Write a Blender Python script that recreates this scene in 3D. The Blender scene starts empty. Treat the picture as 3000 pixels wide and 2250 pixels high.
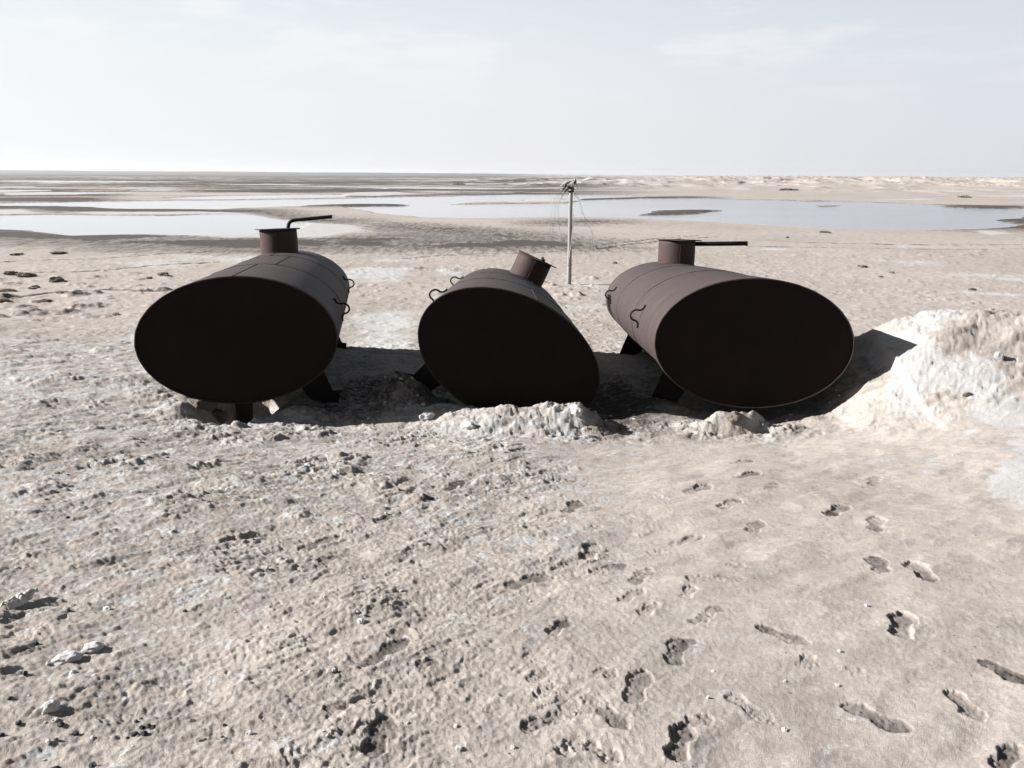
import bpy, bmesh, math, random
import numpy as np
from mathutils import Vector, Matrix, noise as mnoise

random.seed(7)
SC = bpy.context.scene
COL = SC.collection

# ------------------------------------------------------------------ camera
CAM_Z = 7.2                      # eye height above the lake plain
F_PX = 2397.0; CX, CY = 1500.0, 1125.0      # focal length in pixels of a 3000 x 2250 frame
PITCH = math.atan((CY - 513.0) / F_PX)
ROLL = math.radians(0.35)
_f = np.array([0, math.cos(PITCH), -math.sin(PITCH)])
_u = np.array([0, math.sin(PITCH), math.cos(PITCH)])
_r = np.array([1.0, 0, 0])
CAM_R = math.cos(ROLL) * _r + math.sin(ROLL) * _u
CAM_U = -math.sin(ROLL) * _r + math.cos(ROLL) * _u
CAM_F = _f
cd = bpy.data.cameras.new('camera'); cam = bpy.data.objects.new('camera', cd); COL.objects.link(cam)
cd.sensor_width = 36.0; cd.lens = F_PX / 3000.0 * 36.0
cd.clip_start = 0.1; cd.clip_end = 40000
M = Matrix.Identity(4)
for i in range(3):
    M[i][0] = CAM_R[i]; M[i][1] = CAM_U[i]; M[i][2] = -CAM_F[i]
M[2][3] = CAM_Z
cam.matrix_world = M
SC.camera = cam

# ------------------------------------------------------------------ light
SUN_EL = math.radians(26.3)
SUN_AZ = math.radians(3.2)       # from -X, swung this far towards +Y (behind the tanks)
sdir = Vector((-math.cos(SUN_EL) * math.cos(SUN_AZ), math.cos(SUN_EL) * math.sin(SUN_AZ), math.sin(SUN_EL)))
sl = bpy.data.lights.new('sun', 'SUN'); so = bpy.data.objects.new('sun', sl); COL.objects.link(so)
sl.energy = 5.0; sl.angle = math.radians(0.5); sl.color = (1.0, 0.975, 0.945)
so.rotation_euler = (-sdir).to_track_quat('-Z', 'Y').to_euler(); so.location = (-40, 5, 60)

SC.view_settings.view_transform = 'Standard'; SC.view_settings.look = 'None'
SC.view_settings.gamma = 1.0; SC.view_settings.use_curve_mapping = False
SC.view_settings.exposure = 1.30
SC.cycles.max_bounces = 6; SC.cycles.volume_bounces = 0
SC.cycles.use_denoising = True
SC.cycles.denoising_prefilter = 'ACCURATE'

world = bpy.data.worlds.new("World"); SC.world = world; world.use_nodes = True
wt = world.node_tree; wt.nodes.clear()
def N(t, typ, **kw):
    n = t.nodes.new(typ)
    for k, v in kw.items():
        if k.startswith('i_'):
            n.inputs[int(k[2:])].default_value = v
        else:
            setattr(n, k, v)
    return n
def ramp(t, stops, interp='LINEAR'):
    n = t.nodes.new('ShaderNodeValToRGB'); n.color_ramp.interpolation = interp
    e = n.color_ramp.elements
    while len(e) < len(stops): e.new(0.5)
    for k, (p, c) in enumerate(stops):
        e[k].position = p
        e[k].color = (c, c, c, 1) if not isinstance(c, tuple) else (c[0], c[1], c[2], 1)
    return n
def math_n(t, op, a, b=None, clamp=False):
    n = t.nodes.new('ShaderNodeMath'); n.operation = op; n.use_clamp = clamp
    for k, v in enumerate((a, b)):
        if v is None: continue
        if isinstance(v, (int, float)): n.inputs[k].default_value = v
        else: t.links.new(v, n.inputs[k])
    return n.outputs[0]
def mix_n(t, fac, a, b, blend='MIX'):
    n = t.nodes.new('ShaderNodeMix'); n.data_type = 'RGBA'; n.blend_type = blend
    for sock, v in ((n.inputs['Factor'], fac), (n.inputs['A'], a), (n.inputs['B'], b)):
        if isinstance(v, (int, float)): sock.default_value = v if sock.type == 'VALUE' else (v, v, v, 1)
        elif isinstance(v, tuple): sock.default_value = (v[0], v[1], v[2], 1)
        else: t.links.new(v, sock)
    return n.outputs['Result']

sky = N(wt, 'ShaderNodeTexSky', sky_type='NISHITA', sun_disc=False)
sky.sun_elevation = SUN_EL; sky.sun_rotation = math.radians(-85.0)
sky.air_density = 1.0; sky.dust_density = 3.0; sky.ozone_density = 1.0
tc = N(wt, 'ShaderNodeTexCoord'); sx = N(wt, 'ShaderNodeSeparateXYZ')
wt.links.new(tc.outputs['Generated'], sx.inputs[0])
hs = N(wt, 'ShaderNodeHueSaturation'); hs.inputs['Saturation'].default_value = 0.45
wt.links.new(sky.outputs[0], hs.inputs['Color'])
# milky dust layer: brightest low down, thinning out upwards, warmer and brighter on the sun's side
el = sx.outputs['Z']
dust = ramp(wt, [(0.0, 0.96), (0.10, 0.92), (0.22, 0.88), (0.40, 0.88), (0.70, 0.85)])
wt.links.new(el, dust.inputs[0])
side = N(wt, 'ShaderNodeMapRange', i_1=-0.55, i_2=0.62, i_3=0.0, i_4=1.0); wt.links.new(sx.outputs['X'], side.inputs[0])
lat = ramp(wt, [(0.0, (5.25, 5.48, 5.62)), (0.5, (4.92, 5.10, 5.30)), (1.0, (4.15, 4.42, 4.76))])
wt.links.new(side.outputs[0], lat.inputs[0])
vert = ramp(wt, [(0.0, 1.0), (0.12, 1.0), (0.24, 0.88), (0.38, 0.42), (0.70, 0.16)])
wt.links.new(el, vert.inputs[0])
# the half of the sky behind the camera, away from sun and dust glow, is deeper
back = N(wt, 'ShaderNodeMapRange', i_1=-0.35, i_2=0.55, i_3=0.28, i_4=1.0); wt.links.new(sx.outputs['Y'], back.inputs[0])
veil = mix_n(wt, 1.0, lat.outputs[0], vert.outputs[0], 'MULTIPLY')
veil = mix_n(wt, 1.0, veil, back.outputs[0], 'MULTIPLY')
htint = ramp(wt, [(0.0, (1.03, .985, .98)), (0.10, (1.005, .99, .995)), (0.24, (.955, 1.0, 1.03)), (.5, (.85, 1.0, 1.2))]); wt.links.new(el, htint.inputs[0])
veil = mix_n(wt, 1.0, veil, htint.outputs[0], 'MULTIPLY')
skyc = mix_n(wt, dust.outputs[0], hs.outputs[0], veil)
# thin high cloud streaks
mp = N(wt, 'ShaderNodeMapping'); mp.inputs['Scale'].default_value = (1.0, 1.0, 4.2)
mp.inputs['Rotation'].default_value = (0, math.radians(-9), 0)
wt.links.new(tc.outputs['Generated'], mp.inputs[0])
cn = N(wt, 'ShaderNodeTexNoise'); cn.inputs['Scale'].default_value = 5.5; cn.inputs['Detail'].default_value = 9; cn.inputs['Roughness'].default_value = 0.62
wt.links.new(mp.outputs[0], cn.inputs['Vector'])
cr = ramp(wt, [(0.50, 0.0), (0.62, 1.0)]); wt.links.new(cn.outputs[0], cr.inputs[0])
band = ramp(wt, [(0.06, 0.0), (0.14, 1.0), (0.30, 1.0), (0.5, 0.0)]); wt.links.new(el, band.inputs[0])
cf = math_n(wt, 'MULTIPLY', cr.outputs[0], band.outputs[0]); cf = math_n(wt, 'MULTIPLY', cf, 0.34)
skyc = mix_n(wt, cf, skyc, (5.75, 5.8, 5.85))
bg = N(wt, 'ShaderNodeBackground'); bg.inputs['Strength'].default_value = 0.07
wo = N(wt, 'ShaderNodeOutputWorld')
wt.links.new(skyc, bg.inputs['Color']); wt.links.new(bg.outputs[0], wo.inputs[0])

# ------------------------------------------------------------------ numpy noise
rng = np.random.RandomState(11)
TN = 1024
GA = rng.rand(TN, TN) * 2 * np.pi
GX, GY = np.cos(GA).astype(np.float32), np.sin(GA).astype(np.float32)
RV = rng.rand(4, TN, TN).astype(np.float32)
def perlin(x, y, seed=0):
    x = x + seed * 37.31; y = y + seed * 91.77
    xi = np.floor(x).astype(np.int64); yi = np.floor(y).astype(np.int64)
    fx = (x - xi); fy = (y - yi)
    ux = fx * fx * fx * (fx * (fx * 6 - 15) + 10); uy = fy * fy * fy * (fy * (fy * 6 - 15) + 10)
    def g(dx, dy):
        a = (xi + dx) % TN; b = (yi + dy) % TN
        return GX[a, b] * (fx - dx) + GY[a, b] * (fy - dy)
    n0 = g(0, 0) * (1 - ux) + g(1, 0) * ux
    n1 = g(0, 1) * (1 - ux) + g(1, 1) * ux
    return (n0 * (1 - uy) + n1 * uy) * 1.5
def fbm(x, y, octs, seed=0, gain=0.5):
    s = 0; a = 1.0; t = 0
    for k in range(octs):
        s = s + a * perlin(x * 2.03 ** k, y * 2.03 ** k, seed + k * 3); t += a; a *= gain
    return s / t
def cells(x, y, seed=0, prob=0.8, power=0.5, rmin=0.25, rmax=0.6, aniso=1.0):
    """max of random domes on a jittered grid (cell size 1)"""
    x = x + seed * 17.13; y = y + seed * 53.9
    xi = np.floor(x).astype(np.int64); yi = np.floor(y).astype(np.int64)
    out = np.zeros_like(x)
    for dx in (-1, 0, 1):
        for dy in (-1, 0, 1):
            a = (xi + dx) % TN; b = (yi + dy) % TN
            px = xi + dx + RV[0][a, b]; py = yi + dy + RV[1][a, b]
            rr = rmin + (rmax - rmin) * RV[2][a, b] ** 2
            q = ((x - px) ** 2 + ((y - py) * aniso) ** 2) / (rr * rr)
            v = np.clip(1 - q, 0, 1) ** power * rr / rmax
            v = np.where(RV[3][a, b] < prob, v, 0)
            out = np.maximum(out, v)
    return out
def sstep(a, b, v):
    t = np.clip((v - a) / (b - a), 0, 1); return t * t * (3 - 2 * t)

# ------------------------------------------------------------------ terrain: large forms (z relative to the eye)
_yt = np.linspace(-60, 200, 5201)
_zt = np.interp(_yt, [-60, 0, 2.3, 3.5, 5, 6.5, 7.6, 8.6, 10, 12, 13.0, 13.9, 15.5, 18, 23, 30, 40, 55, 200],
                [-1.6, -1.72, -1.80, -1.93, -2.12, -2.32, -2.49, -2.60, -2.67, -2.75, -2.81, -3.0, -3.65, -4.5, -5.6, -6.35, -6.95, -7.2, -7.2])
_k = np.exp(-0.5 * (np.arange(-8, 9) / 4.0) ** 2); _k /= _k.sum()
_zs = np.convolve(np.pad(_zt, 8, mode='edge'), _k, mode='valid')
def macro(x, y):
    r = np.hypot(x, y)
    yy = np.where(y > 60, y, y + 0.35 * np.sin(x * 0.9 + 1.0) * sstep(9, 12, y) )
    z = np.interp(yy, _yt, _zs)
    near = 1 - sstep(14, 26, y)
    z = z + near * sstep(2.6, 5.0, -x) * sstep(5, 10, y) * 0.20
    # mound on the right
    hx = np.interp(x, [2.9, 3.35, 3.72, 3.93, 3.97, 4.22, 4.48, 4.75, 5.55, 9, 16], [0, .16, .60, .74, .90, 1.04, 1.14, 1.20, 1.22, 1.2, .5])
    ey = sstep(6.9, 8.85, y + 0.05 * (x - 4)) * np.clip(1 - (y - 8.9) / 3.4, 0, 1) ** 1.0 * 1.0
    h2 = np.interp(x, [2.5, 3.6, 4.6, 6.0, 9, 16], [0, .10, .30, .46, .6, .3])
    z = z + h2 * sstep(4.4, 8.0, y) * np.clip(1 - (y - 8.9) / 3.4, 0, 1)
    z = z + np.clip(hx - h2, 0, 2) * ey
    z = z + sstep(1.5, 6, x) * 0.16 * (1 - sstep(5, 8, y))
    # spoil heaped against the head of the middle tank
    def heap(cx, cy, sx, sy, h, pw=1.0):
        q = ((x - cx) / sx) ** 2 + ((y - cy) / sy) ** 2
        return h * np.exp(-q ** pw)
    px_ = np.interp(x, [-1.1, -.74, -.35, -.1, .15, .45, .72, .86, .98, 1.12], [0, .04, .14, .20, .185, .225, .22, .13, .03, 0])
    z = z + px_ * np.exp(-np.abs((y - 8.10) / 0.27) ** 2.6)
    z = z + heap(2.28, 7.98, 0.34, 0.16, 0.20, 1.4)
    z = z + heap(1.55, 8.7, 0.5, 0.5, 0.10)
    z = z + heap(-1.1, 8.7, 0.6, 0.5, 0.10)
    z = z + heap(1.25, 11.8, 0.55, 1.5, 0.16)
    z = z - heap(-3.08, 8.98, 0.34, 0.74, 0.40, 2.0)
    z = z + heap(-1.32, 9.30, 0.36, 0.42, 0.47) + heap(1.6, 9.2, .35, .3, .09) + heap(-.62, 8.5, .36, .25, .14)
    z = z + heap(-2.25, 8.55, 0.30, 0.22, 0.12, 1.4)
    z = z + heap(-3.55, 8.45, 0.22, 0.20, 0.12, 1.4)
    z = z - heap(2.62, 8.12, 0.10, 0.10, 0.16, 1.6)
    z = z - heap(-1.4, 10.4, 0.9, 1.6, 0.14)
    z = z - heap(1.1, 9.5, 0.35, 1.0, 0.14)
    return z

def px_ray(px, py):
    d = CAM_F + CAM_R * (px - CX) / F_PX - CAM_U * (py - CY) / F_PX
    return d
def on_ground(px, py):
    """3000x2250 photo position -> x, y on the large terrain form"""
    d = px_ray(px, py)
    t = np.geomspace(1.2, 9000, 6000)
    X = d[0] * t; Y = d[1] * t; Z = d[2] * t
    f = Z - macro(X, Y)
    k = int(np.argmax(f < 0))
    a, b = t[k - 1], t[k]
    for _ in range(30):
        m = 0.5 * (a + b)
        if d[2] * m - float(macro(np.array([d[0] * m]), np.array([d[1] * m]))[0]) < 0: b = m
        else: a = m
    return d[0] * a, d[1] * a
def on_plain(px, py, z=-7.2):
    d = px_ray(px, py)
    t = z / min(d[2], -1e-3)
    return d[0] * t, d[1] * t

# ------------------------------------------------------------------ lake outlines (photo positions on the flat plain)
Q = 2.212
def C5(p): return [on_plain(x / Q, 450 + y / Q) for x, y in p]
def C6(p): return [on_plain(1000 + x / Q, 450 + y / Q) for x, y in p]
def C7(p): return [on_plain(2000 + x / Q, 450 + y / Q) for x, y in p]
WATER = [
 C5([(-1500, 392), (0, 394), (400, 393), (700, 398), (1100, 398), (1300, 392), (1560, 388), (1640, 402), (1800, 430), (1880, 452), (1860, 480), (1500, 512), (1200, 516), (1000, 509), (800, 511), (520, 521), (430, 505), (250, 490), (0, 484), (-1500, 478)]),
 C5([(-1500, 320), (0, 318), (650, 308), (1100, 301), (1500, 298), (2212, 289)]) +
 C6([(300, 280), (700, 275), (1150, 262), (1850, 268), (2212, 286)]) + C7([(600, 299), (1150, 311), (1650, 330), (2212, 350), (3600, 372), (3600, 392), (2212, 398), (1990, 424), (2150, 456), (1860, 482), (1500, 489), (1100, 487), (700, 470), (500, 455), (250, 438)]) +
 C6([(2212, 426), (1800, 409), (1400, 405), (1000, 411), (600, 407), (330, 389), (200, 362), (80, 345), (0, 337)]) +
 C5([(2000, 336), (1500, 348), (1400, 356), (900, 354), (400, 335), (0, 332), (-1500, 332)]),
 C5([(1050, 284), (1500, 270), (2212, 262), (2212, 279), (1700, 289), (1300, 292)]),
 C5([(-800, 232), (330, 232), (300, 240), (60, 245), (-800, 246)]),
 C5([(860, 234), (1050, 231), (1260, 236), (1050, 241), (870, 240)]),
 C6([(700, 251), (1100, 249), (1150, 254), (800, 258)]),
 C5([(-900, 211), (200, 210), (240, 217), (-900, 219)]),
 C5([(1500, 196), (1900, 195), (1980, 200), (1500, 203)]),
]
ISLAND = [
 C6([(-300, 334), (60, 325), (350, 326), (480, 333), (350, 338), (100, 341), (-300, 341)]),
 C6([(620, 328), (750, 318), (900, 312), (1100, 310), (1200, 292), (1300, 285), (1480, 290), (1560, 308), (1480, 321), (1100, 322), (800, 325)]),
 C6([(1540, 297), (1700, 285), (1960, 277), (2212, 276), (3400, 276), (3400, 262), (1960, 262), (1960, 276), (1700, 292)]),
 C6([(1880, 400), (1930, 388), (2010, 368), (2212, 362)]) + C7([(330, 365), (150, 385), (0, 394)]),
 C7([(820, 347), (850, 331), (1100, 332), (1050, 336), (900, 342)]),
 C7([(600, 298), (760, 297), (1050, 305), (800, 307)]),
 C7([(1600, 336), (1800, 334), (2212, 340), (2212, 353), (1800, 352)]),
]
ISLAND[2] = C6([(1500, 300), (1560, 292), (1700, 286), (1960, 280), (2212, 279), (2330, 280), (2330, 286), (2212, 286), (1960, 287), (1700, 297)])
SALT = [
 C5([(-900, 355), (0, 362), (160, 360), (250, 368), (300, 388), (0, 392), (-900, 392)]),
 C5([(280, 381), (700, 372), (1400, 372), (1640, 384), (1760, 408), (2010, 442), (2212, 455)]) + C6([(110, 462), (205, 478), (150, 505), (0, 535)]) + C5([(2212, 545), (1960, 548), (1600, 548), (1440, 557), (1300, 540), (1180, 535), (1000, 556), (640, 572), (900, 545), (1180, 520), (1860, 470), (1850, 440), (1560, 390), (700, 396)]),
 C5([(-900, 490), (0, 489), (250, 495), (430, 510), (520, 527), (800, 520), (1000, 514), (800, 506), (0, 480), (-900, 480)]),
 C6([(1080, 313), (1200, 294), (1300, 287), (1480, 292), (1550, 306), (1450, 316), (1100, 319)]),
 C7([(1830, 495), (2150, 496), (2160, 520), (2000, 530), (1880, 515)]),
 C7([(1150, 301), (1500, 288), (1700, 290), (1600, 300)]),
 C7([(1780, 268), (2212, 268), (2900, 272), (2900, 282), (2212, 282), (1900, 276)]),
 C6([(100, 252), (350, 247), (480, 262), (200, 275), (-100, 272)]),
 C5([(0, 252), (300, 245), (720, 252), (500, 265), (0, 272)]),
 C7([(1700, 770), (1850, 768), (1950, 800), (1850, 808), (1720, 795)]),
 C6([(-150, 760), (150, 730), (450, 740), (520, 790), (250, 815), (-100, 810)]),
 C6([(560, 760), (700, 745), (860, 770), (780, 800), (600, 790)]),
 C7([(780, 640), (900, 642), (930, 660), (820, 668)]),
 C7([(480, 605), (700, 615), (690, 630), (500, 625)]),
 C6([(1500, 860), (1640, 840), (1700, 880), (1600, 890)]),
]
MUD = [   # dark damp gravelly shore
 C5([(-900, 492), (0, 492), (300, 498), (520, 530), (800, 521), (1170, 522), (1100, 540), (640, 573), (1000, 566), (1440, 556), (1560, 546), (2212, 562), (2212, 612), (1500, 618), (900, 600), (300, 565), (0, 545), (-900, 545)]),
 C6([(-100, 545), (200, 540), (500, 542), (430, 556), (300, 570), (330, 586), (500, 584), (850, 574), (1040, 550), (1300, 553), (1600, 580), (1620, 603), (1400, 606), (700, 612), (300, 606), (-100, 608)]),
 C6([(340, 458), (480, 470), (760, 490), (1000, 515), (1300, 552), (1040, 560), (880, 520), (600, 492), (380, 476)]),
 C5([(-900, 337), (0, 336), (250, 333), (500, 340), (900, 358), (1400, 360), (1700, 365), (1850, 400), (1980, 425), (2212, 432), (2212, 440), (1900, 432), (1650, 380), (1300, 376), (700, 378), (420, 376), (200, 362), (0, 356), (-900, 352)]),
 C6([(1380, 449), (1560, 437), (1700, 440), (1560, 446), (1400, 455)]),
 C7([(1990, 424), (2100, 407), (2400, 402), (3000, 404), (3000, 490), (2212, 487), (1850, 490), (1780, 488), (2000, 470), (2160, 456)]),
 C5([(0, 285), (600, 285), (700, 303), (400, 310), (0, 308), (-900, 310), (-900, 285)]),
 C5([(420, 255), (760, 262), (700, 276), (0, 278), (-900, 276), (-900, 270), (0, 268)]),
 C6([(0, 277), (200, 278), (700, 268), (1300, 262), (1800, 262), (1300, 257), (800, 260), (400, 270), (0, 270)]),
 C6([(0, 229), (200, 232), (450, 246), (200, 252), (0, 252), (-900, 250), (-900, 238)]),
]
GREY = [  # pale grey wet silt
 C6([(190, 500), (215, 470), (120, 456), (350, 466), (600, 490), (900, 518), (1040, 552), (850, 572), (500, 582), (330, 585), (420, 556), (500, 541), (200, 536)]),
]
MUD += [ISLAND[0], ISLAND[2], ISLAND[3], ISLAND[6]]
for P in ([(1000, 935), (1120, 905), (1240, 915), (1245, 1015), (1100, 1030), (1000, 1020)], [(1040, 800), (1150, 780), (1210, 800), (1180, 830), (1050, 830)], [(1640, 820), (1780, 835), (1800, 850), (1650, 840)],
          [(330, 990), (420, 960), (480, 1000), (470, 1030), (300, 1032)], [(1690, 860), (1790, 880), (1800, 940), (1720, 900)], [(2500, 900), (2800, 860), (3100, 880), (3100, 870), (2800, 848), (2500, 880)]):
    SALT.append([on_ground(a, b) for a, b in P])
WHITE = [[on_ground(a, b) for a, b in P] for P in (
  [(2589, 1143), (2578, 1188), (2679, 1222), (2722, 1205), (2702, 1165), (2809, 1154), (2893, 1188), (2865, 1244), (2949, 1250), (3100, 1238), (3100, 1180), (2960, 1150), (2904, 1086), (2899, 1036), (2792, 1058), (2735, 1030), (2690, 1000), (2730, 975), (2800, 930), (2848, 905), (2735, 906), (2679, 938), (2634, 970), (2561, 990), (2550, 1030), (2640, 1060)],
  [(2905, 1400), (2950, 1330), (3100, 1290), (3100, 1480), (2960, 1478)], [(2660, 1352), (2760, 1340), (2700, 1362)], [(1560, 1225), (1640, 1215), (1710, 1225), (1730, 1280), (1640, 1300)], [(1400, 1240), (1480, 1225), (1500, 1270), (1380, 1280)])]
def poly_sd(x, y, poly, soft):
    """signed distance to polygon, >0 inside, clipped to +-soft"""
    P = np.array(poly); out = np.full(x.shape, -soft)
    m = (x > P[:, 0].min() - soft) & (x < P[:, 0].max() + soft) & (y > P[:, 1].min() - soft) & (y < P[:, 1].max() + soft)
    if not m.any(): return out
    a = x[m]; b = y[m]; inside = np.zeros(a.shape, bool); d2 = np.full(a.shape, soft * soft)
    for (x0, y0), (x1, y1) in zip(P, np.roll(P, -1, 0)):
        c = ((y0 > b) != (y1 > b))
        xc = (x1 - x0) * (b - y0) / (y1 - y0 if abs(y1 - y0) > 1e-9 else 1e-9) + x0
        inside ^= c & (a < xc)
        ex, ey = x1 - x0, y1 - y0; L2 = ex * ex + ey * ey + 1e-9
        t = np.clip(((a - x0) * ex + (b - y0) * ey) / L2, 0, 1)
        d2 = np.minimum(d2, (a - x0 - t * ex) ** 2 + (b - y0 - t * ey) ** 2)
    d = np.sqrt(d2); out[m] = np.where(inside, d, -d)
    return out

# ------------------------------------------------------------------ footprints  (heel, toe in a 2212-wide view; depth in cm; width/length)
K = 3000.0 / 2212.0
PRINTS = [
 (1889,1058,1889,1018,2.0,.42),(1868,1052,1822,1038,1.0,.42),(1780,1118,1838,1090,2.6,.42),(1888,1154,1897,1108,2.2,.40),
 (1909,1245,1888,1200,2.0,.44),(2014,1262,1962,1210,2.6,.42),(1942,1396,1952,1312,4.2,.44),(2118,1420,2230,1490,2.6,.38),
 (2050,1490,2125,1562,4.4,.44),(1822,1512,1972,1580,3.0,.36),(1636,1352,1752,1392,2.0,.34),(1572,1496,1676,1562,1.2,.42),
 (1616,1160,1646,1120,2.2,.44),(1448,1174,1520,1160,2.6,.36),(1545,1104,1606,1074,2.4,.42),(1480,1066,1536,1052,2.0,.40),
 (1562,1012,1642,990,2.2,.34),(1578,1040,1650,1022,2.4,.36),(1635,1074,1690,1036,1.2,.36),(1264,1212,1290,1170,3.0,.44),
 (1276,1236,1354,1212,2.8,.34),(1092,1268,1186,1240,2.6,.34),(1366,1258,1404,1222,2.4,.44),(812,1130,866,1104,3.4,.42),
 (642,1186,740,1152,4.4,.36),(690,1216,756,1188,2.4,.40),(956,1064,1006,1034,2.4,.42),(1218,1108,1256,1080,2.6,.44),
 (784,1446,884,1386,2.4,.30),(1186,1376,1230,1342,2.2,.50),(1126,1574,1246,1538,2.8,.34),(802,1646,838,1546,4.6,.42),
 (1362,1520,1392,1446,2.8,.36),(1452,1434,1470,1376,2.2,.36),(1456,1648,1484,1560,5.0,.44),(1262,1608,1344,1646,3.2,.44),
 (1298,1526,1358,1580,2.0,.46),(1142,1412,1166,1446,1.2,.6),(1520,1332,1556,1306,1.4,.5),(916,1082,934,1074,1.4,.7),
 (1038,1150,1062,1138,1.8,.7),(1052,1112,1064,1078,1.2,.6),(1340,1300,1390,1270,1.6,.5),(1480,1250,1612,1250,1.0,.5),
 (1386,1330,1420,1300,1.0,.5),(1100,1004,1140,990,1.6,.5),(1268,1150,1300,1138,1.0,.6),(1570,1216,1610,1226,.8,.5),
 (1730,1440,1760,1420,1.0,.6),(1890,1470,1830,1440,.8,.5),(1378,1152,1424,1130,1.2,.5),(250,1240,330,1225,2.0,.4),
 (2150,1668,2200,1620,4.0,.5),(1210,1640,1262,1600,1.6,.6),(740,1075,766,1060,1.0,.6),(600,1040,640,1028,1.0,.6),
]
_pr = random.Random(5)
for _ in range(34):
    cx_, cy_ = _pr.uniform(560, 1500), _pr.uniform(1000, 1640); k_ = (cy_ - 700) / 900.0; a_ = _pr.gauss(0.5, .5)
    PRINTS.append((cx_, cy_, cx_ + 62 * k_ * math.cos(a_), cy_ - 62 * k_ * math.sin(a_) * .75, _pr.uniform(.8, 2.0), _pr.uniform(.36, .46)))
PR = []
for (hx, hy, tx, ty, dep, wr) in PRINTS:
    h = on_ground(hx * K, hy * K); t = on_ground(tx * K, ty * K)
    L_ = math.hypot(t[0] - h[0], t[1] - h[1]); q_ = min(1.0, .31 / L_); mx_, my_ = (h[0] + t[0]) / 2, (h[1] + t[1]) / 2
    dx_, dy_ = (t[0] - h[0]) / 2 * q_, (t[1] - h[1]) / 2 * q_
    PR.append((mx_ - dx_, my_ - dy_, mx_ + dx_, my_ + dy_, min(dep, 3.8) * 0.01, max(wr, .36)))
RUTS = []
for pts in ([(0, 770), (150, 762), (300, 758), (480, 742), (620, 738)], [(90, 800), (260, 795), (430, 778), (640, 768)],
            [(1715, 727), (1780, 716), (1860, 706), (1960, 696), (2050, 690)], [(1745, 731), (1820, 720), (1900, 710), (2000, 700), (2100, 694)],
            [(1180, 757), (1300, 748), (1420, 743), (1560, 740), (1660, 736)], [(2250, 705), (2500, 713), (2750, 718), (3000, 716)],
            [(2200, 722), (2480, 727), (2750, 730), (3000, 728)], [(1620, 656), (1760, 646), (1830, 648)], [(0, 880), (150, 860), (320, 850), (480, 856)]):
    RUTS.append([on_ground(a, b) for a, b in pts])

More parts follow.
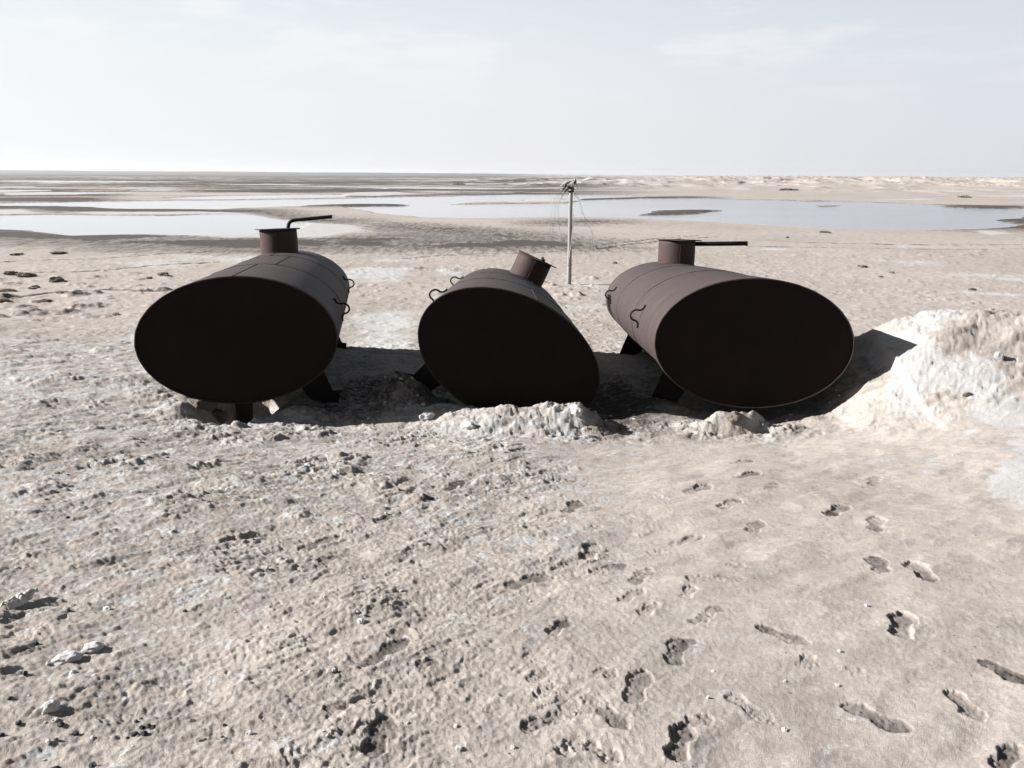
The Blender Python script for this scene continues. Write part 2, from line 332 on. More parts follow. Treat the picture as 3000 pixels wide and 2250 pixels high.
def terrain(x, y, dr):
    """full surface height (relative to the eye) and masks; dr = local mesh spacing"""
    x = x.astype(np.float64); y = y.astype(np.float64)
    r = np.hypot(x, y)
    z = macro(x, y)
    rg = np.full_like(x, .6); salt = np.zeros_like(x); wet_or_shade = np.zeros_like(x); grey = np.zeros_like(x)
    # ---------- foreground bank
    n = r < 40
    X, Y, D = x[n], y[n], dr[n]
    R = r[n]; Z0 = z[n]
    fade = 1 - sstep(22, 38, R)
    bank = 1 - sstep(12.6, 14.5, Y)
    Yr = Y; Y = Y + (Z0 - np.interp(Y, _yt, _zs)) * 1.15; X0 = X
    ca, sa = math.cos(math.radians(32)), math.sin(math.radians(32))
    wx = X + 0.12 * fbm(X * 2.1, Y * 2.1, 3, 5); wy = Y + 0.12 * fbm(X * 2.1, Y * 2.1, 3, 9)
    wu = wx * ca + wy * sa; wv = -wx * sa + wy * ca
    Yn = Y; Y = Yr
    edge = X + 0.35 * fbm(X * .8, Y * .8, 3, 21) - (-0.2 + 0.02 * Y)
    left = 1 - sstep(-0.6, 1.2, edge)                   # crumbly crust on the left, smoother to the right
    mound = sstep(2.95, 3.6, X) * sstep(6.8, 7.8, Y) * bank
    crest = sstep(7.2, 8.2, Y)
    spoil = np.exp(-(((X - 0.3) / 0.9) ** 2 + ((Y - 8.0) / 0.45) ** 2) ** 1.2) + np.exp(-(((X - 2.3) / 0.55) ** 2 + ((Y - 7.9) / 0.35) ** 2)) + np.exp(-(((X + 2.8) / 0.7) ** 2 + ((Y - 8.1) / 0.4) ** 2))
    spoil = np.clip(spoil, 0, 1)
    rough = np.clip(0.10 + 0.95 * left + 0.8 * mound + 0.85 * crest + spoil, 0, 1.25)
    rough *= 0.75 + 0.5 * fbm(X * 1.1, Y * 1.1, 2, 31)
    Ya = Y; Y = Yn
    z1 = 0.055 * fbm(X * .55, Y * .55, 3, 1) * fade
    z1 += 0.028 * fbm(wu * 1.2, wv * 2.6, 3, 40)
    f12 = 1 - sstep(0.02, 0.06, D)
    lumps = fbm(wu * 4.0, wv * 8.0, 4, 50, 0.55)
    nearf = 1 - sstep(3.2, 6.2, Yr)
    z1 += (0.003 + 0.019 * rough) * lumps * fade * (1 - .8 * mound) * (1 - .35 * nearf)
    rid = 1 - np.abs(fbm(wu * 3.2, wv * 6.0, 3, 61)) * 3.0
    z1 += (1 - mound) * 0.010 * rough * np.clip(rid, 0, 1) ** 2 * fade
    c1 = cells(wu * 4.2, wv * 6.5, 2, 0.45, 0.7, 0.25, 0.62)
    gm = sstep(-0.05, 0.35, fbm(X * 1.7, Y * 1.7, 3, 71))
    nearf = 1 - sstep(3.2, 6.2, Yr)
    clus = sstep(0.0, 0.22, fbm(wu * 1.9, wv * 2.6, 4, 75, .6))
    crumb = 1 - nearf * (1 - (0.12 + 0.68 * clus))
    crumb = crumb * (1 - .85 * mound)
    z1 += 0.024 * c1 * rough * crumb * (1 - .45 * nearf) * (0.35 + 0.65 * gm) * fade
    c2 = cells(wu * 13, wv * 18, 4, 0.6, 0.6, 0.25, 0.62)
    z1 += 0.021 * c2 * rough * crumb * (0.25 + 0.75 * gm) * f12
    c3 = cells(wx * 34, wy * 34, 6, 0.55, 0.6, 0.25, 0.6)
    f3 = 1 - sstep(0.010, 0.03, D)
    z1 += 0.0105 * crumb * c3 * (0.10 + rough * (0.3 + 0.7 * gm)) * f3
    # thin broken plates of crust
    pl = fbm(wu * 1.6, wv * 3.0, 4, 83, 0.55)
    z1 += (0.014 * sstep(0.00, 0.016, pl) + 0.012 * sstep(0.16, 0.176, pl) + 0.012 * sstep(-0.2, -0.185, pl)) * (0.12 + 0.8 * gm) * np.clip(rough + .1, 0, 1) * (1 - .35 * nearf) * fade
    c4 = cells(wx * 21, wy * 24, 8, 0.5, 0.6, 0.2, 0.6)
    z1 += 0.013 * crumb * c4 * rough * (0.2 + 0.8 * sstep(-.25, .2, fbm(X * 2.9, Y * 2.9, 3, 77))) * f12
    z1 += 0.0060 * fbm(X * 38, Y * 38, 3, 90) * f12 * (0.35 + 1.2 * rough)
    z1 += spoil * (0.06 * fbm(X * 4, Y * 4, 4, 95, .6) + 0.03 * c1)
    z1 += mound * .62 * (0.05 * fbm(X * 1.6, Y * 1.6, 3, 97, .5) + .018 * sstep(-.02, .03, fbm(wu * 1.1, wv * 3.2, 4, 161, .6)) +   .014 * sstep(.12, .18, fbm(wu * 1.4, wv * 4, 4, 163, .6)) + 0.020 * cells(X * 6, Y * 6, 41, .5, .6, .2, .6) + 0.015 * cells(X * 13, Y * 13, 43, .6, .6, .2, .6) + .009 * cells(X * 26, Y * 26, 45, .7, .6))
    # salt bloom
    Y = Ya
    s = fbm(wu * .9, wv * 1.5, 4, 101)
    s2 = fbm(wx * 7, wy * 7, 4, 107, .6)
    mband = np.exp(-((Z0 + 2.02 + 0.05 * X) / 0.20) ** 2)
    sreg = 0.24 * left * sstep(3.2, 7.0, Y) + 0.10 * left + mound * (0.02 + 0.72 * mband) + 0.16 * crest + 0.26 * spoil + 0.08 * sstep(2, 4, X) * sstep(3.5, 5, Y)
    sreg = sreg - 0.22 * (1 - sstep(2.5, 5.0, Y))
    sreg = sreg - 0.34 * sstep(.3, 1.8, edge) * (1 - sstep(5.5, 8, Y)) 
    shade = np.exp(-(((X + 1.7) / 1.0) ** 2 + ((Y - 9.8) / 1.6) ** 2)) + np.exp(-(((X - 1.2) / .6) ** 2 + ((Y - 9.4) / 1.4) ** 2)) + .4 * np.exp(-(((X - 3.5) / .45) ** 2 + ((Yr - 8.5) / .6) ** 2))  # tank shade painted into the soil, over ground already darker there
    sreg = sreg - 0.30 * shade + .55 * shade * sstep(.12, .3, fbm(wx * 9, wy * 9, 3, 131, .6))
    e1 = np.exp(-(((X - 5.1) / .8) ** 2 + ((Y - 5.9) / .9) ** 2))
    sl_ = s * .7 + s2 * 1.4 + sreg + .06 + 0.8 * e1 + 0.35 * (c1 - 0.25) * rough + 0.55 * (c2 - .25) * rough
    sl_ = sl_ + .5 * fbm(wx * 24, wy * 24, 3, 109, .6)
    wq = np.full(X0.shape, -.5)
    for P in WHITE: wq = np.maximum(wq, poly_sd(X0 + .22 * fbm(X0 * 3, Yr * 3, 4, 151), Yr + .22 * fbm(X0 * 3, Yr * 3, 4, 153), P, .5))
    wm_ = sstep(-.10, .07, wq + .22 * s2)
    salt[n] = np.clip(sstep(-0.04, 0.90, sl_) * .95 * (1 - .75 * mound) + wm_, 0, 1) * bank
    # bank slope and the plain right behind it
    slope = (1 - bank) * fade
    z1 += slope * (0.10 * fbm(X * .5, Y * .9, 3, 111) + 0.03 * cells(X * 2.2, Y * 2.2, 12, .4, .7))
    salt[n] = np.maximum(salt[n], slope * sstep(0.12, 0.5, fbm(X * .35, Y * .5, 4, 115)) * .8)
    # footprints
    prt = np.zeros_like(X)
    for (hx, hy, tx, ty, dep, wr) in PR:
        mx, my = (hx + tx) / 2, (hy + ty) / 2
        L = math.hypot(tx - hx, ty - hy) / 2; W = min(max(.41 * 2 * L, 0.085), 0.125) / 2
        q = np.where((np.abs(X - mx) < L * 1.8 + .1) & (np.abs(Y - my) < L * 1.8 + .1))[0]
        if len(q) == 0: continue
        ux, uy = (tx - hx) / (2 * L), (ty - hy) / (2 * L)
        a = X[q] - mx; b = Y[q] - my
        nz = fbm(X[q] * 22 + mx * 50, Y[q] * 22, 3, 120)
        nz2 = fbm(X[q] * 60, Y[q] * 60, 2, 126)
        u = (a * ux + b * uy) / L + 0.10 * nz; w = (-a * uy + b * ux) / W + 0.26 * nz + .10 * nz2
        uc = np.clip(np.abs(u), 0, 1)
        hw = np.sqrt(1 - uc ** 3.2) * (0.81 + 0.21 * np.cos(2 * np.pi * (u - 0.45) / 1.3))
        d = np.where(np.abs(u) < 1, np.abs(w) - hw, np.hypot(np.abs(u) - 1, w) + .0) * W
        gx = np.clip((a * 0.985) / (np.hypot(a, b) + 1e-6), 0, 1)        # wall away from the sun-side edge slumps gently
        ins = sstep(0.003, -(0.006 + 0.010 * gx), d)
        rim = np.exp(-(np.maximum(d, 0) / 0.020) ** 2) * (d > -0.004)
        arch = 1 - 0.30 * np.exp(-((u + 0.15) / 0.20) ** 2)
        cr = cells(X[q] * 48, Y[q] * 48, 33, .7, .6, .25, .6)
        low = z1[q].mean()
        z1[q] = z1[q] * (1 - ins) + ins * (low * .6 + z1[q] * .4 - dep * 0.34 * arch + 0.0060 * cr + .0022 * nz2) + rim * dep * 0.06 * (0.6 + 1.2 * nz)
        prt[q] = np.maximum(prt[q], sstep(0.004, -0.006, d) * min(1, dep / .02))
        salt[np.where(n)[0][q]] *= (1 - 0.5 * ins)
    z[n] += z1
    wet_or_shade[n] = np.maximum(wet_or_shade[n], .50 * prt * (0.8 + .8 * s2))
    wet_or_shade[n] = np.maximum(wet_or_shade[n], 1.0 * np.clip(shade * 1.4, 0, 1) * np.clip(0.75 + 1.4 * s2, 0.2, 1.2) * (1 - .8 * salt[n]))  # tank shade darkens the soil colour through the same mask as damp
    rg[n] = np.clip(np.maximum(rough * (.35 + .65 * crumb), 1 - bank), 0, 1)
    # ---------- plain
    p = r > 14
    X, Y, R, D = x[p], y[p], r[p], dr[p]
    pf = sstep(16, 34, Y)
    zp = pf * (0.10 * fbm(X * .09, Y * .12, 4, 201) + 0.05 * fbm(X * .5, Y * .6, 4, 205))
    humm = cells(X * .55, Y * .45, 20, .55, .8, .15, .6)
    hm = sstep(0.05, 0.40, fbm(X * .035 + 3, Y * .05, 3, 211)) * (1 - sstep(70, 95, Y))
    hl = np.exp(-(((X + 26) / 12) ** 2 + ((Y - 48) / 14) ** 2))
    zp += pf * (hm * .7 + hl * 1.0) * (0.26 * humm ** .7 * np.clip(0.6 + 2 * fbm(X * 1.2, Y * 1.2, 3, 215), 0, 2))
    zp += pf * 0.05 * cells(X * 1.8, Y * 1.8, 23, .35, .7) * (1 - sstep(60, 100, Y))
    pm = sstep(-0.12, 0.22, fbm(X * .12, Y * .16, 4, 217, .6)) * (1 - sstep(55, 95, R))
    st2 = .35 + .65 * pm
    zp += sstep(14, 20, Y) * st2 * (0.075 * cells(X * 2.1, Y * 1.5, 25, .40, .6, .1, .6) + 0.050 * cells(X * 5.0, Y * 3.4, 27, .45, .6, .15, .6))
    # far ground lies in low swells, dunes far off to the right
    th = np.arctan2(X, Y)
    zp += sstep(120, 400, Y) * 0.55 * fbm(X * .004, Y * .012, 3, 221)
    side = sstep(-0.22, 0.30, th)
    ux_ = X + 14 * fbm(X * .01, Y * .01, 2, 7)
    b1 = np.clip(1 - np.abs(fbm(ux_ * .010, Y * .0045, 3, 231, .45)) * 2.6, 0, 1) ** 1.6
    b2 = np.clip(1 - np.abs(fbm(ux_ * .028, Y * .010, 3, 237, .5)) * 2.6, 0, 1) ** 1.5
    cl = .35 + .9 * sstep(-.15, .3, fbm(X * .004, Y * .003, 2, 239))
    zp += side * sstep(430, 900, R) * (0.8 + 4.2 * b1 + 3.4 * b2 * cl) * (.8 + .45 * sstep(900, 2400, R))
    zp += side * sstep(400, 520, R) * 1.3 * b2 * (1 - sstep(900, 1100, R))
    dl = 0.5 + 0.5 * fbm(X * .0012, Y * .0012, 4, 241)
    zp += sstep(3500, 5200, R) * (10 + 12 * dl) * (1 - .85 * side)
    # water basins
    wob = np.minimum(R * .012, 3.0)
    qx = X + wob * fbm(X * .05, Y * .05, 4, 251); qy = Y + wob * 1.5 * fbm(X * .05, Y * .08, 4, 255)
    wd = np.full(X.shape, -12.0)
    for P in WATER: wd = np.maximum(wd, poly_sd(qx, qy, P, 12.0))
    isl = np.full(X.shape, -12.0)
    for P in ISLAND: isl = np.maximum(isl, poly_sd(qx, qy, P, 12.0))
    wd = np.where(isl > -3, np.minimum(wd, -isl), wd)
    k = sstep(-3.0, 1.0, wd)
    lowland = sstep(-12, -2, wd)
    zp = zp * (1 - lowland * 0.9)
    z[p] += zp
    z[p] = z[p] * (1 - k) + k * (-7.62)
    zst = sstep(180, 400, R) * (1 - sstep(-0.10, 0.18, th)) * 1.0 * np.clip(fbm(X * .0035, Y * .020, 5, 271, .65), -.2, .5)
    z[p] += zst * (1 - k) * (1 - lowland)
    z[p] += (isl > 0) * np.clip(isl, 0, 8) * 0.03
    # masks on the plain
    def region(polys, soft, sd):
        m = np.full(X.shape, -soft)
        for P in polys: m = np.maximum(m, poly_sd(qx, qy, P, soft))
        return m
    nn = fbm(X * .11, Y * .16, 5, 261, .6); nf = fbm(X * .8, Y * 1.1, 4, 265, .6)
    sa_ = region(SALT, 6.0, 0); mu = region(MUD, 16.0, 0); gr = region(GREY, 5.0, 0)
    s1 = sstep(-0.5, 1.8, sa_ + 1.6 * nn + .8 * nf)
    w1 = sstep(-2.5, 4.0, mu + 4.0 * nn + 1.6 * nf) * .92
    w1 = np.maximum(w1, .50 * sstep(-15, 1, mu + 3 * nn) * (1 - sstep(-3, 0, wd)))
    g1 = sstep(-1, 1.5, gr + 1.0 * nn)
    shore = np.exp(-((wd + 0.8) / 1.6) ** 2) * (0.35 + .9 * np.clip(nn + .4, 0, 1)) * sstep(60, 120, R)
    w1 = np.maximum(w1, shore * 0.75)
    # banded flats on the far left: damp and salty strips
    fl = sstep(230, 400, R) * (1 - sstep(-0.04, 0.26, th))
    st = fbm(X * .0035, Y * .020, 5, 271, .65)
    w1 = np.maximum(w1, fl * sstep(-0.10, 0.08, st) * .95 * (1 - .5 * sstep(900, 2500, R)))
    s1 = np.maximum(s1, fl * sstep(0.12, 0.26, -st) * .9)
    far = sstep(1400, 2200, R) * (1 - sstep(-.05, .1, th)); w1 = np.maximum(w1, far * .75)
    ms = sstep(0.10, 0.45, fbm(X * .06, Y * .10, 5, 281, .6)) * sstep(18, 30, Y) * (1 - sstep(90, 110, Y))
    s1 = np.maximum(s1, ms * .75); 
    w1 = w1 * (1 - .75 * sstep(.5, 3, sa_))
    w1 = np.maximum(w1, side * sstep(500, 700, R) * sstep(.36, .5, fbm(X * .02, Y * .015, 4, 291, .6)) * .6)
    w1 = np.maximum(w1, hl * sstep(.12, .4, humm) * .55)
    for rut in RUTS:
        dmin = np.full(X.shape, 1e9)
        for (a0, b0), (a1, b1) in zip(rut[:-1], rut[1:]):
            ex, ey = a1 - a0, b1 - b0; L2 = ex * ex + ey * ey
            t = np.clip(((X - a0) * ex + (Y - b0) * ey) / L2, 0, 1)
            dmin = np.minimum(dmin, (X - a0 - t * ex) ** 2 + (Y - b0 - t * ey) ** 2)
        g = np.exp(-dmin / 0.34 ** 2) * np.clip(.75 + 1.2 * nf, 0, 1.2); g2 = np.exp(-(np.sqrt(dmin) - .45) ** 2 / .2 ** 2)
        z[p] += -0.09 * g + 0.03 * g2
        w1 = np.maximum(w1, g * .95)
    salt[p] = np.maximum(salt[p], s1 * (1 - .6 * w1)); wet_or_shade[p] = np.maximum(wet_or_shade[p], w1); grey[p] = g1
    return z, salt, wet_or_shade, grey, rg

# ------------------------------------------------------------------ materials
def new_mat(name):
    m = bpy.data.materials.new(name); m.use_nodes = True; t = m.node_tree; t.nodes.clear()
    o = t.nodes.new('ShaderNodeOutputMaterial'); b = t.nodes.new('ShaderNodeBsdfPrincipled')
    t.links.new(b.outputs[0], o.inputs[0]); return m, t, b
def noise_n(t, scale, detail=4, rough=.55, vec=None, dist=0.0):
    n = t.nodes.new('ShaderNodeTexNoise'); n.inputs['Scale'].default_value = scale; n.inputs['Detail'].default_value = detail
    n.inputs['Roughness'].default_value = rough; n.inputs['Distortion'].default_value = dist
    if vec is not None: t.links.new(vec, n.inputs['Vector'])
    return n.outputs[0]
def bump_n(t, h, dist, strength, normal=None):
    b = t.nodes.new('ShaderNodeBump'); b.inputs['Distance'].default_value = dist; b.inputs['Strength'].default_value = strength
    t.links.new(h, b.inputs['Height'])
    if normal is not None: t.links.new(normal, b.inputs['Normal'])
    return b.outputs[0]

def ground_material():
    m, t, b = new_mat('salty_desert_soil')
    co = t.nodes.new('ShaderNodeTexCoord').outputs['Object']
    at = t.nodes.new('ShaderNodeAttribute'); at.attribute_name = 'mask'
    sp = t.nodes.new('ShaderNodeSeparateColor'); t.links.new(at.outputs['Color'], sp.inputs[0])
    n1 = noise_n(t, 1.3, 5, .6, co); n2 = noise_n(t, 14, 5, .65, co); n3 = noise_n(t, 90, 4, .65, co); n0 = noise_n(t, .05, 5, .6, co)
    r1 = ramp(t, [(0.32, (.272, .241, .218)), (0.50, (.318, .284, .257)), (0.68, (.357, .324, .298))]); t.links.new(n2, r1.inputs[0])
    r2 = ramp(t, [(0.3, .86), (0.7, 1.12)]); t.links.new(n1, r2.inputs[0])
    r3 = ramp(t, [(0.3, .84), (0.7, 1.14)]); t.links.new(n3, r3.inputs[0])
    r0 = ramp(t, [(0.3, .88), (0.7, 1.10)]); t.links.new(n0, r0.inputs[0])
    c = mix_n(t, 1.0, r1.outputs[0], r2.outputs[0], 'MULTIPLY'); c = mix_n(t, 1.0, c, r3.outputs[0], 'MULTIPLY'); c = mix_n(t, 1.0, c, r0.outputs[0], 'MULTIPLY')
    pal = ramp(t, [(0.1, 1.21), (0.8, 1.0)]); t.links.new(at.outputs['Alpha'], pal.inputs[0])
    c = mix_n(t, 1.0, c, pal.outputs[0], 'MULTIPLY')
    gm = ramp(t, [(0.4, 0.0), (0.7, 0.85)]); t.links.new(sp.outputs[2], gm.inputs[0])
    c = mix_n(t, gm.outputs[0], c, (.225, .21, .20))
    # salt
    sm = math_n(t, 'ADD', sp.outputs[0], math_n(t, 'MULTIPLY', math_n(t, 'SUBTRACT', n2, .5), 1.5))
    sm = math_n(t, 'ADD', sm, math_n(t, 'MULTIPLY', math_n(t, 'SUBTRACT', n3, .5), 1.5))
    sr = ramp(t, [(0.25, 0.0), (0.50, 0.50), (0.80, 0.95)]); t.links.new(sm, sr.inputs[0])
    sc = ramp(t, [(0.35, (.345, .335, .326)), (0.65, (.455, .446, .440))]); t.links.new(n3, sc.inputs[0])
    c = mix_n(t, sr.outputs[0], c, sc.outputs[0])
    mps = t.nodes.new('ShaderNodeMapping'); mps.inputs['Scale'].default_value = (1.6, .30, 1); t.links.new(co, mps.inputs[0])
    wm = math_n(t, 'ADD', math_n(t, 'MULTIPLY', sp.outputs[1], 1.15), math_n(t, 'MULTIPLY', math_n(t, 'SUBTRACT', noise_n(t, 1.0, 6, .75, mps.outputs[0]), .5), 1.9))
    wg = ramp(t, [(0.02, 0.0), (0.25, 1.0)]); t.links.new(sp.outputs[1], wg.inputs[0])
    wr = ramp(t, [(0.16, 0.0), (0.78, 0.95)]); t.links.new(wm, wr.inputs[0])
    c = mix_n(t, math_n(t, 'MULTIPLY', wr.outputs[0], wg.outputs[0]), c, (.058, .050, .045))  # dark tone for damp ground and for the tanks' painted shade
    # scattered dark grit
    vo = t.nodes.new('ShaderNodeTexVoronoi'); vo.inputs['Scale'].default_value = 26; t.links.new(co, vo.inputs['Vector'])
    g1 = ramp(t, [(0.10, 1.0), (0.17, 0.0)]); t.links.new(vo.outputs['Distance'], g1.inputs[0])
    sg = t.nodes.new('ShaderNodeSeparateColor'); t.links.new(vo.outputs['Color'], sg.inputs[0])
    g2 = ramp(t, [(0.93, 0.0), (0.95, 1.0)], 'LINEAR'); t.links.new(sg.outputs[0], g2.inputs[0])
    gg = math_n(t, 'MULTIPLY', g1.outputs[0], g2.outputs[0]); gg = math_n(t, 'MULTIPLY', gg, .75)
    c = mix_n(t, gg, c, (.05, .045, .04))
    t.links.new(c, b.inputs['Base Color'])
    b.inputs['Roughness'].default_value = .95; b.inputs['Specular IOR Level'].default_value = .08
    bn = bump_n(t, noise_n(t, 260, 3, .6, co), .006, .95)
    b2 = t.nodes.new('ShaderNodeBump'); b2.inputs['Distance'].default_value = .012
    t.links.new(noise_n(t, 70, 5, .75, co), b2.inputs['Height']); t.links.new(bn, b2.inputs['Normal'])
    t.links.new(math_n(t, 'ADD', math_n(t, 'MULTIPLY', at.outputs['Alpha'], .45), .10), b2.inputs['Strength']); bn = b2.outputs[0]
    cam_far = noise_n(t, 6, 6, .7, co)
    b3 = t.nodes.new('ShaderNodeBump'); b3.inputs['Distance'].default_value = .05
    t.links.new(cam_far, b3.inputs['Height']); t.links.new(bn, b3.inputs['Normal'])
    t.links.new(math_n(t, 'ADD', math_n(t, 'MULTIPLY', at.outputs['Alpha'], .45), .08), b3.inputs['Strength']); bn = b3.outputs[0]
    t.links.new(bn, b.inputs['Normal'])
    return m

def rust_material(name, tint=(1, 1, 1), streak=True, red=0.0):
    m, t, b = new_mat(name)
    co = t.nodes.new('ShaderNodeTexCoord').outputs['Object']
    mpn = t.nodes.new('ShaderNodeMapping'); mpn.inputs['Scale'].default_value = (1, 5, 1) if streak else (1, 1, 1)
    t.links.new(co, mpn.inputs[0]); v = mpn.outputs[0]
    n1 = noise_n(t, 1.6, 5, .6, v, .3); n2 = noise_n(t, 9, 6, .7, v); n3 = noise_n(t, 70, 4, .7, co)
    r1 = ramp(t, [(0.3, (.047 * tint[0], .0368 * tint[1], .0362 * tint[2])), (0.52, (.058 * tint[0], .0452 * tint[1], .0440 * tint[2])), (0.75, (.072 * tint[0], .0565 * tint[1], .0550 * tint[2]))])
    t.links.new(n1, r1.inputs[0])
    r2 = ramp(t, [(0.3, .86), (0.7, 1.12)]); t.links.new(n2, r2.inputs[0])
    r3 = ramp(t, [(0.3, .86), (0.7, 1.14)]); t.links.new(n3, r3.inputs[0])
    c = mix_n(t, 1.0, r1.outputs[0], r2.outputs[0], 'MULTIPLY'); c = mix_n(t, 1.0, c, r3.outputs[0], 'MULTIPLY')
    # pale dry scuffs that run round the shell
    if streak:
        mp2 = t.nodes.new('ShaderNodeMapping'); mp2.inputs['Scale'].default_value = (1.2, 22, 1.2); t.links.new(co, mp2.inputs[0])
        ns = noise_n(t, 2.2, 3, .5, mp2.outputs[0]); rs = ramp(t, [(0.70, 0.0), (0.78, .45)]); t.links.new(ns, rs.inputs[0])
        c = mix_n(t, rs.outputs[0], c, (.075, .062, .058))
    nr = noise_n(t, 4.5, 5, .65, co); rr = ramp(t, [(0.56 - red * .12, 0.0), (0.72 - red * .12, .25 + red)]); t.links.new(nr, rr.inputs[0])
    c = mix_n(t, rr.outputs[0], c, (.085, .030, .022))
    t.links.new(c, b.inputs['Base Color'])
    b.inputs['Metallic'].default_value = 0.0
    b.inputs['Roughness'].default_value = .68; b.inputs['Specular IOR Level'].default_value = .12
    bn = bump_n(t, noise_n(t, 2.5, 3, .5, co), .03, .35 if not streak else .12); bn = bump_n(t, n3, .002, .35, bn); bn = bump_n(t, noise_n(t, 12, 5, .6, co), .006, .3, bn)
    t.links.new(bn, b.inputs['Normal'])
    return m

def plain_mat(name, col, rough=.8, spec=.3, var=.25, scale=20, bump=.002, metallic=0):
    m, t, b = new_mat(name)
    co = t.nodes.new('ShaderNodeTexCoord').outputs['Object']
    n = noise_n(t, scale, 5, .65, co)
    r = ramp(t, [(0.3, tuple(k * (1 - var) for k in col)), (0.7, tuple(k * (1 + var) for k in col))]); t.links.new(n, r.inputs[0])
    t.links.new(r.outputs[0], b.inputs['Base Color']); b.inputs['Roughness'].default_value = rough
    b.inputs['Specular IOR Level'].default_value = spec; b.inputs['Metallic'].default_value = metallic
    t.links.new(bump_n(t, n, bump, .5), b.inputs['Normal'])
    return m

def water_material():
    m, t, b = new_mat('lake_water')
    co = t.nodes.new('ShaderNodeTexCoord').outputs['Object']
    b.inputs['Roughness'].default_value = .10; b.inputs['IOR'].default_value = 1.5; b.inputs['Specular IOR Level'].default_value = .75
    sxc = t.nodes.new('ShaderNodeSeparateXYZ'); t.links.new(co, sxc.inputs[0])
    mrc = t.nodes.new('ShaderNodeMapRange'); mrc.inputs[1].default_value = -20; mrc.inputs[2].default_value = 60; t.links.new(sxc.outputs[0], mrc.inputs[0])
    t.links.new(mix_n(t, mrc.outputs[0], (.26, .28, .29), (.06, .085, .105)), b.inputs['Base Color'])
    mp_ = t.nodes.new('ShaderNodeMapping'); mp_.inputs['Scale'].default_value = (.35, 1.0, 1); t.links.new(co, mp_.inputs[0])
    nn = noise_n(t, .5, 6, .7, mp_.outputs[0]); patch = ramp(t, [(0.35, 0.25), (0.65, 1.0)])
    mp2 = t.nodes.new('ShaderNodeMapping'); mp2.inputs['Scale'].default_value = (.006, .03, 1); t.links.new(co, mp2.inputs[0])
    t.links.new(noise_n(t, 1.0, 4, .6, mp2.outputs[0]), patch.inputs[0])
    bn = t.nodes.new('ShaderNodeBump'); bn.inputs['Distance'].default_value = .06
    t.links.new(nn, bn.inputs['Height']); sxw = t.nodes.new('ShaderNodeSeparateXYZ'); t.links.new(co, sxw.inputs[0])
    wr_ = t.nodes.new('ShaderNodeMapRange'); wr_.inputs[1].default_value = -25; wr_.inputs[2].default_value = 70; wr_.inputs[3].default_value = .08; wr_.inputs[4].default_value = 1.0; t.links.new(sxw.outputs[0], wr_.inputs[0])
    t.links.new(math_n(t, 'MULTIPLY', patch.outputs[0], wr_.outputs[0]), bn.inputs['Strength'])
    t.links.new(bn.outputs[0], b.inputs['Normal'])
    return m

M_GROUND = ground_material()
M_SHELL = rust_material('rusted_steel_shell')
M_HEAD = rust_material('rusted_steel_head_shaded', (.15, .098, .09), False, -.25)  # shell rust darkened: backlit shade of the end plates is in this colour
M_NECK = rust_material('rusted_steel_neck', (1.0, .92, .9), False, .35)
M_DARK = plain_mat('dark_oxidised_steel', (.016, .012, .012), .7, .25, .3, 30)
M_SEAM = plain_mat('weld_bead', (.020, .014, .013), .6, .3, .3, 60)
M_EDGE = plain_mat('bare_rust_edge', (.034, .022, .018), .8, .2, .3, 40)
M_CONC = plain_mat('weathered_concrete', (.25, .243, .237), .9, .2, .12, 8)
M_WIREW = plain_mat('pale_wire', (.50, .49, .48), .5, .4, .1, 8)
M_WIRED = plain_mat('dark_wire', (.10, .09, .09), .5, .4, .1, 8)
M_INS = plain_mat('brown_glazed_insulator', (.05, .035, .03), .25, .5, .2, 12)
M_CLOD = plain_mat('dark_earth_clod', (.14, .122, .106), .95, .1, .45, 9, .02)
M_SALTR = plain_mat('salt_lump', (.52, .51, .50), .9, .2, .16, 14, .01)
M_BLACK = plain_mat('black_cinder', (.018, .018, .02), .7, .3, .4, 40, .004)
M_RAG = plain_mat('bleached_cloth', (.50, .48, .43), .9, .1, .18, 25, .006)
M_WOOD = plain_mat('dark_driftwood', (.05, .04, .034), .9, .1, .35, 12, .01)
M_SHRUB = plain_mat('dry_scrub', (.10, .092, .07), .9, .1, .4, 2, .02)
M_WATER = water_material()

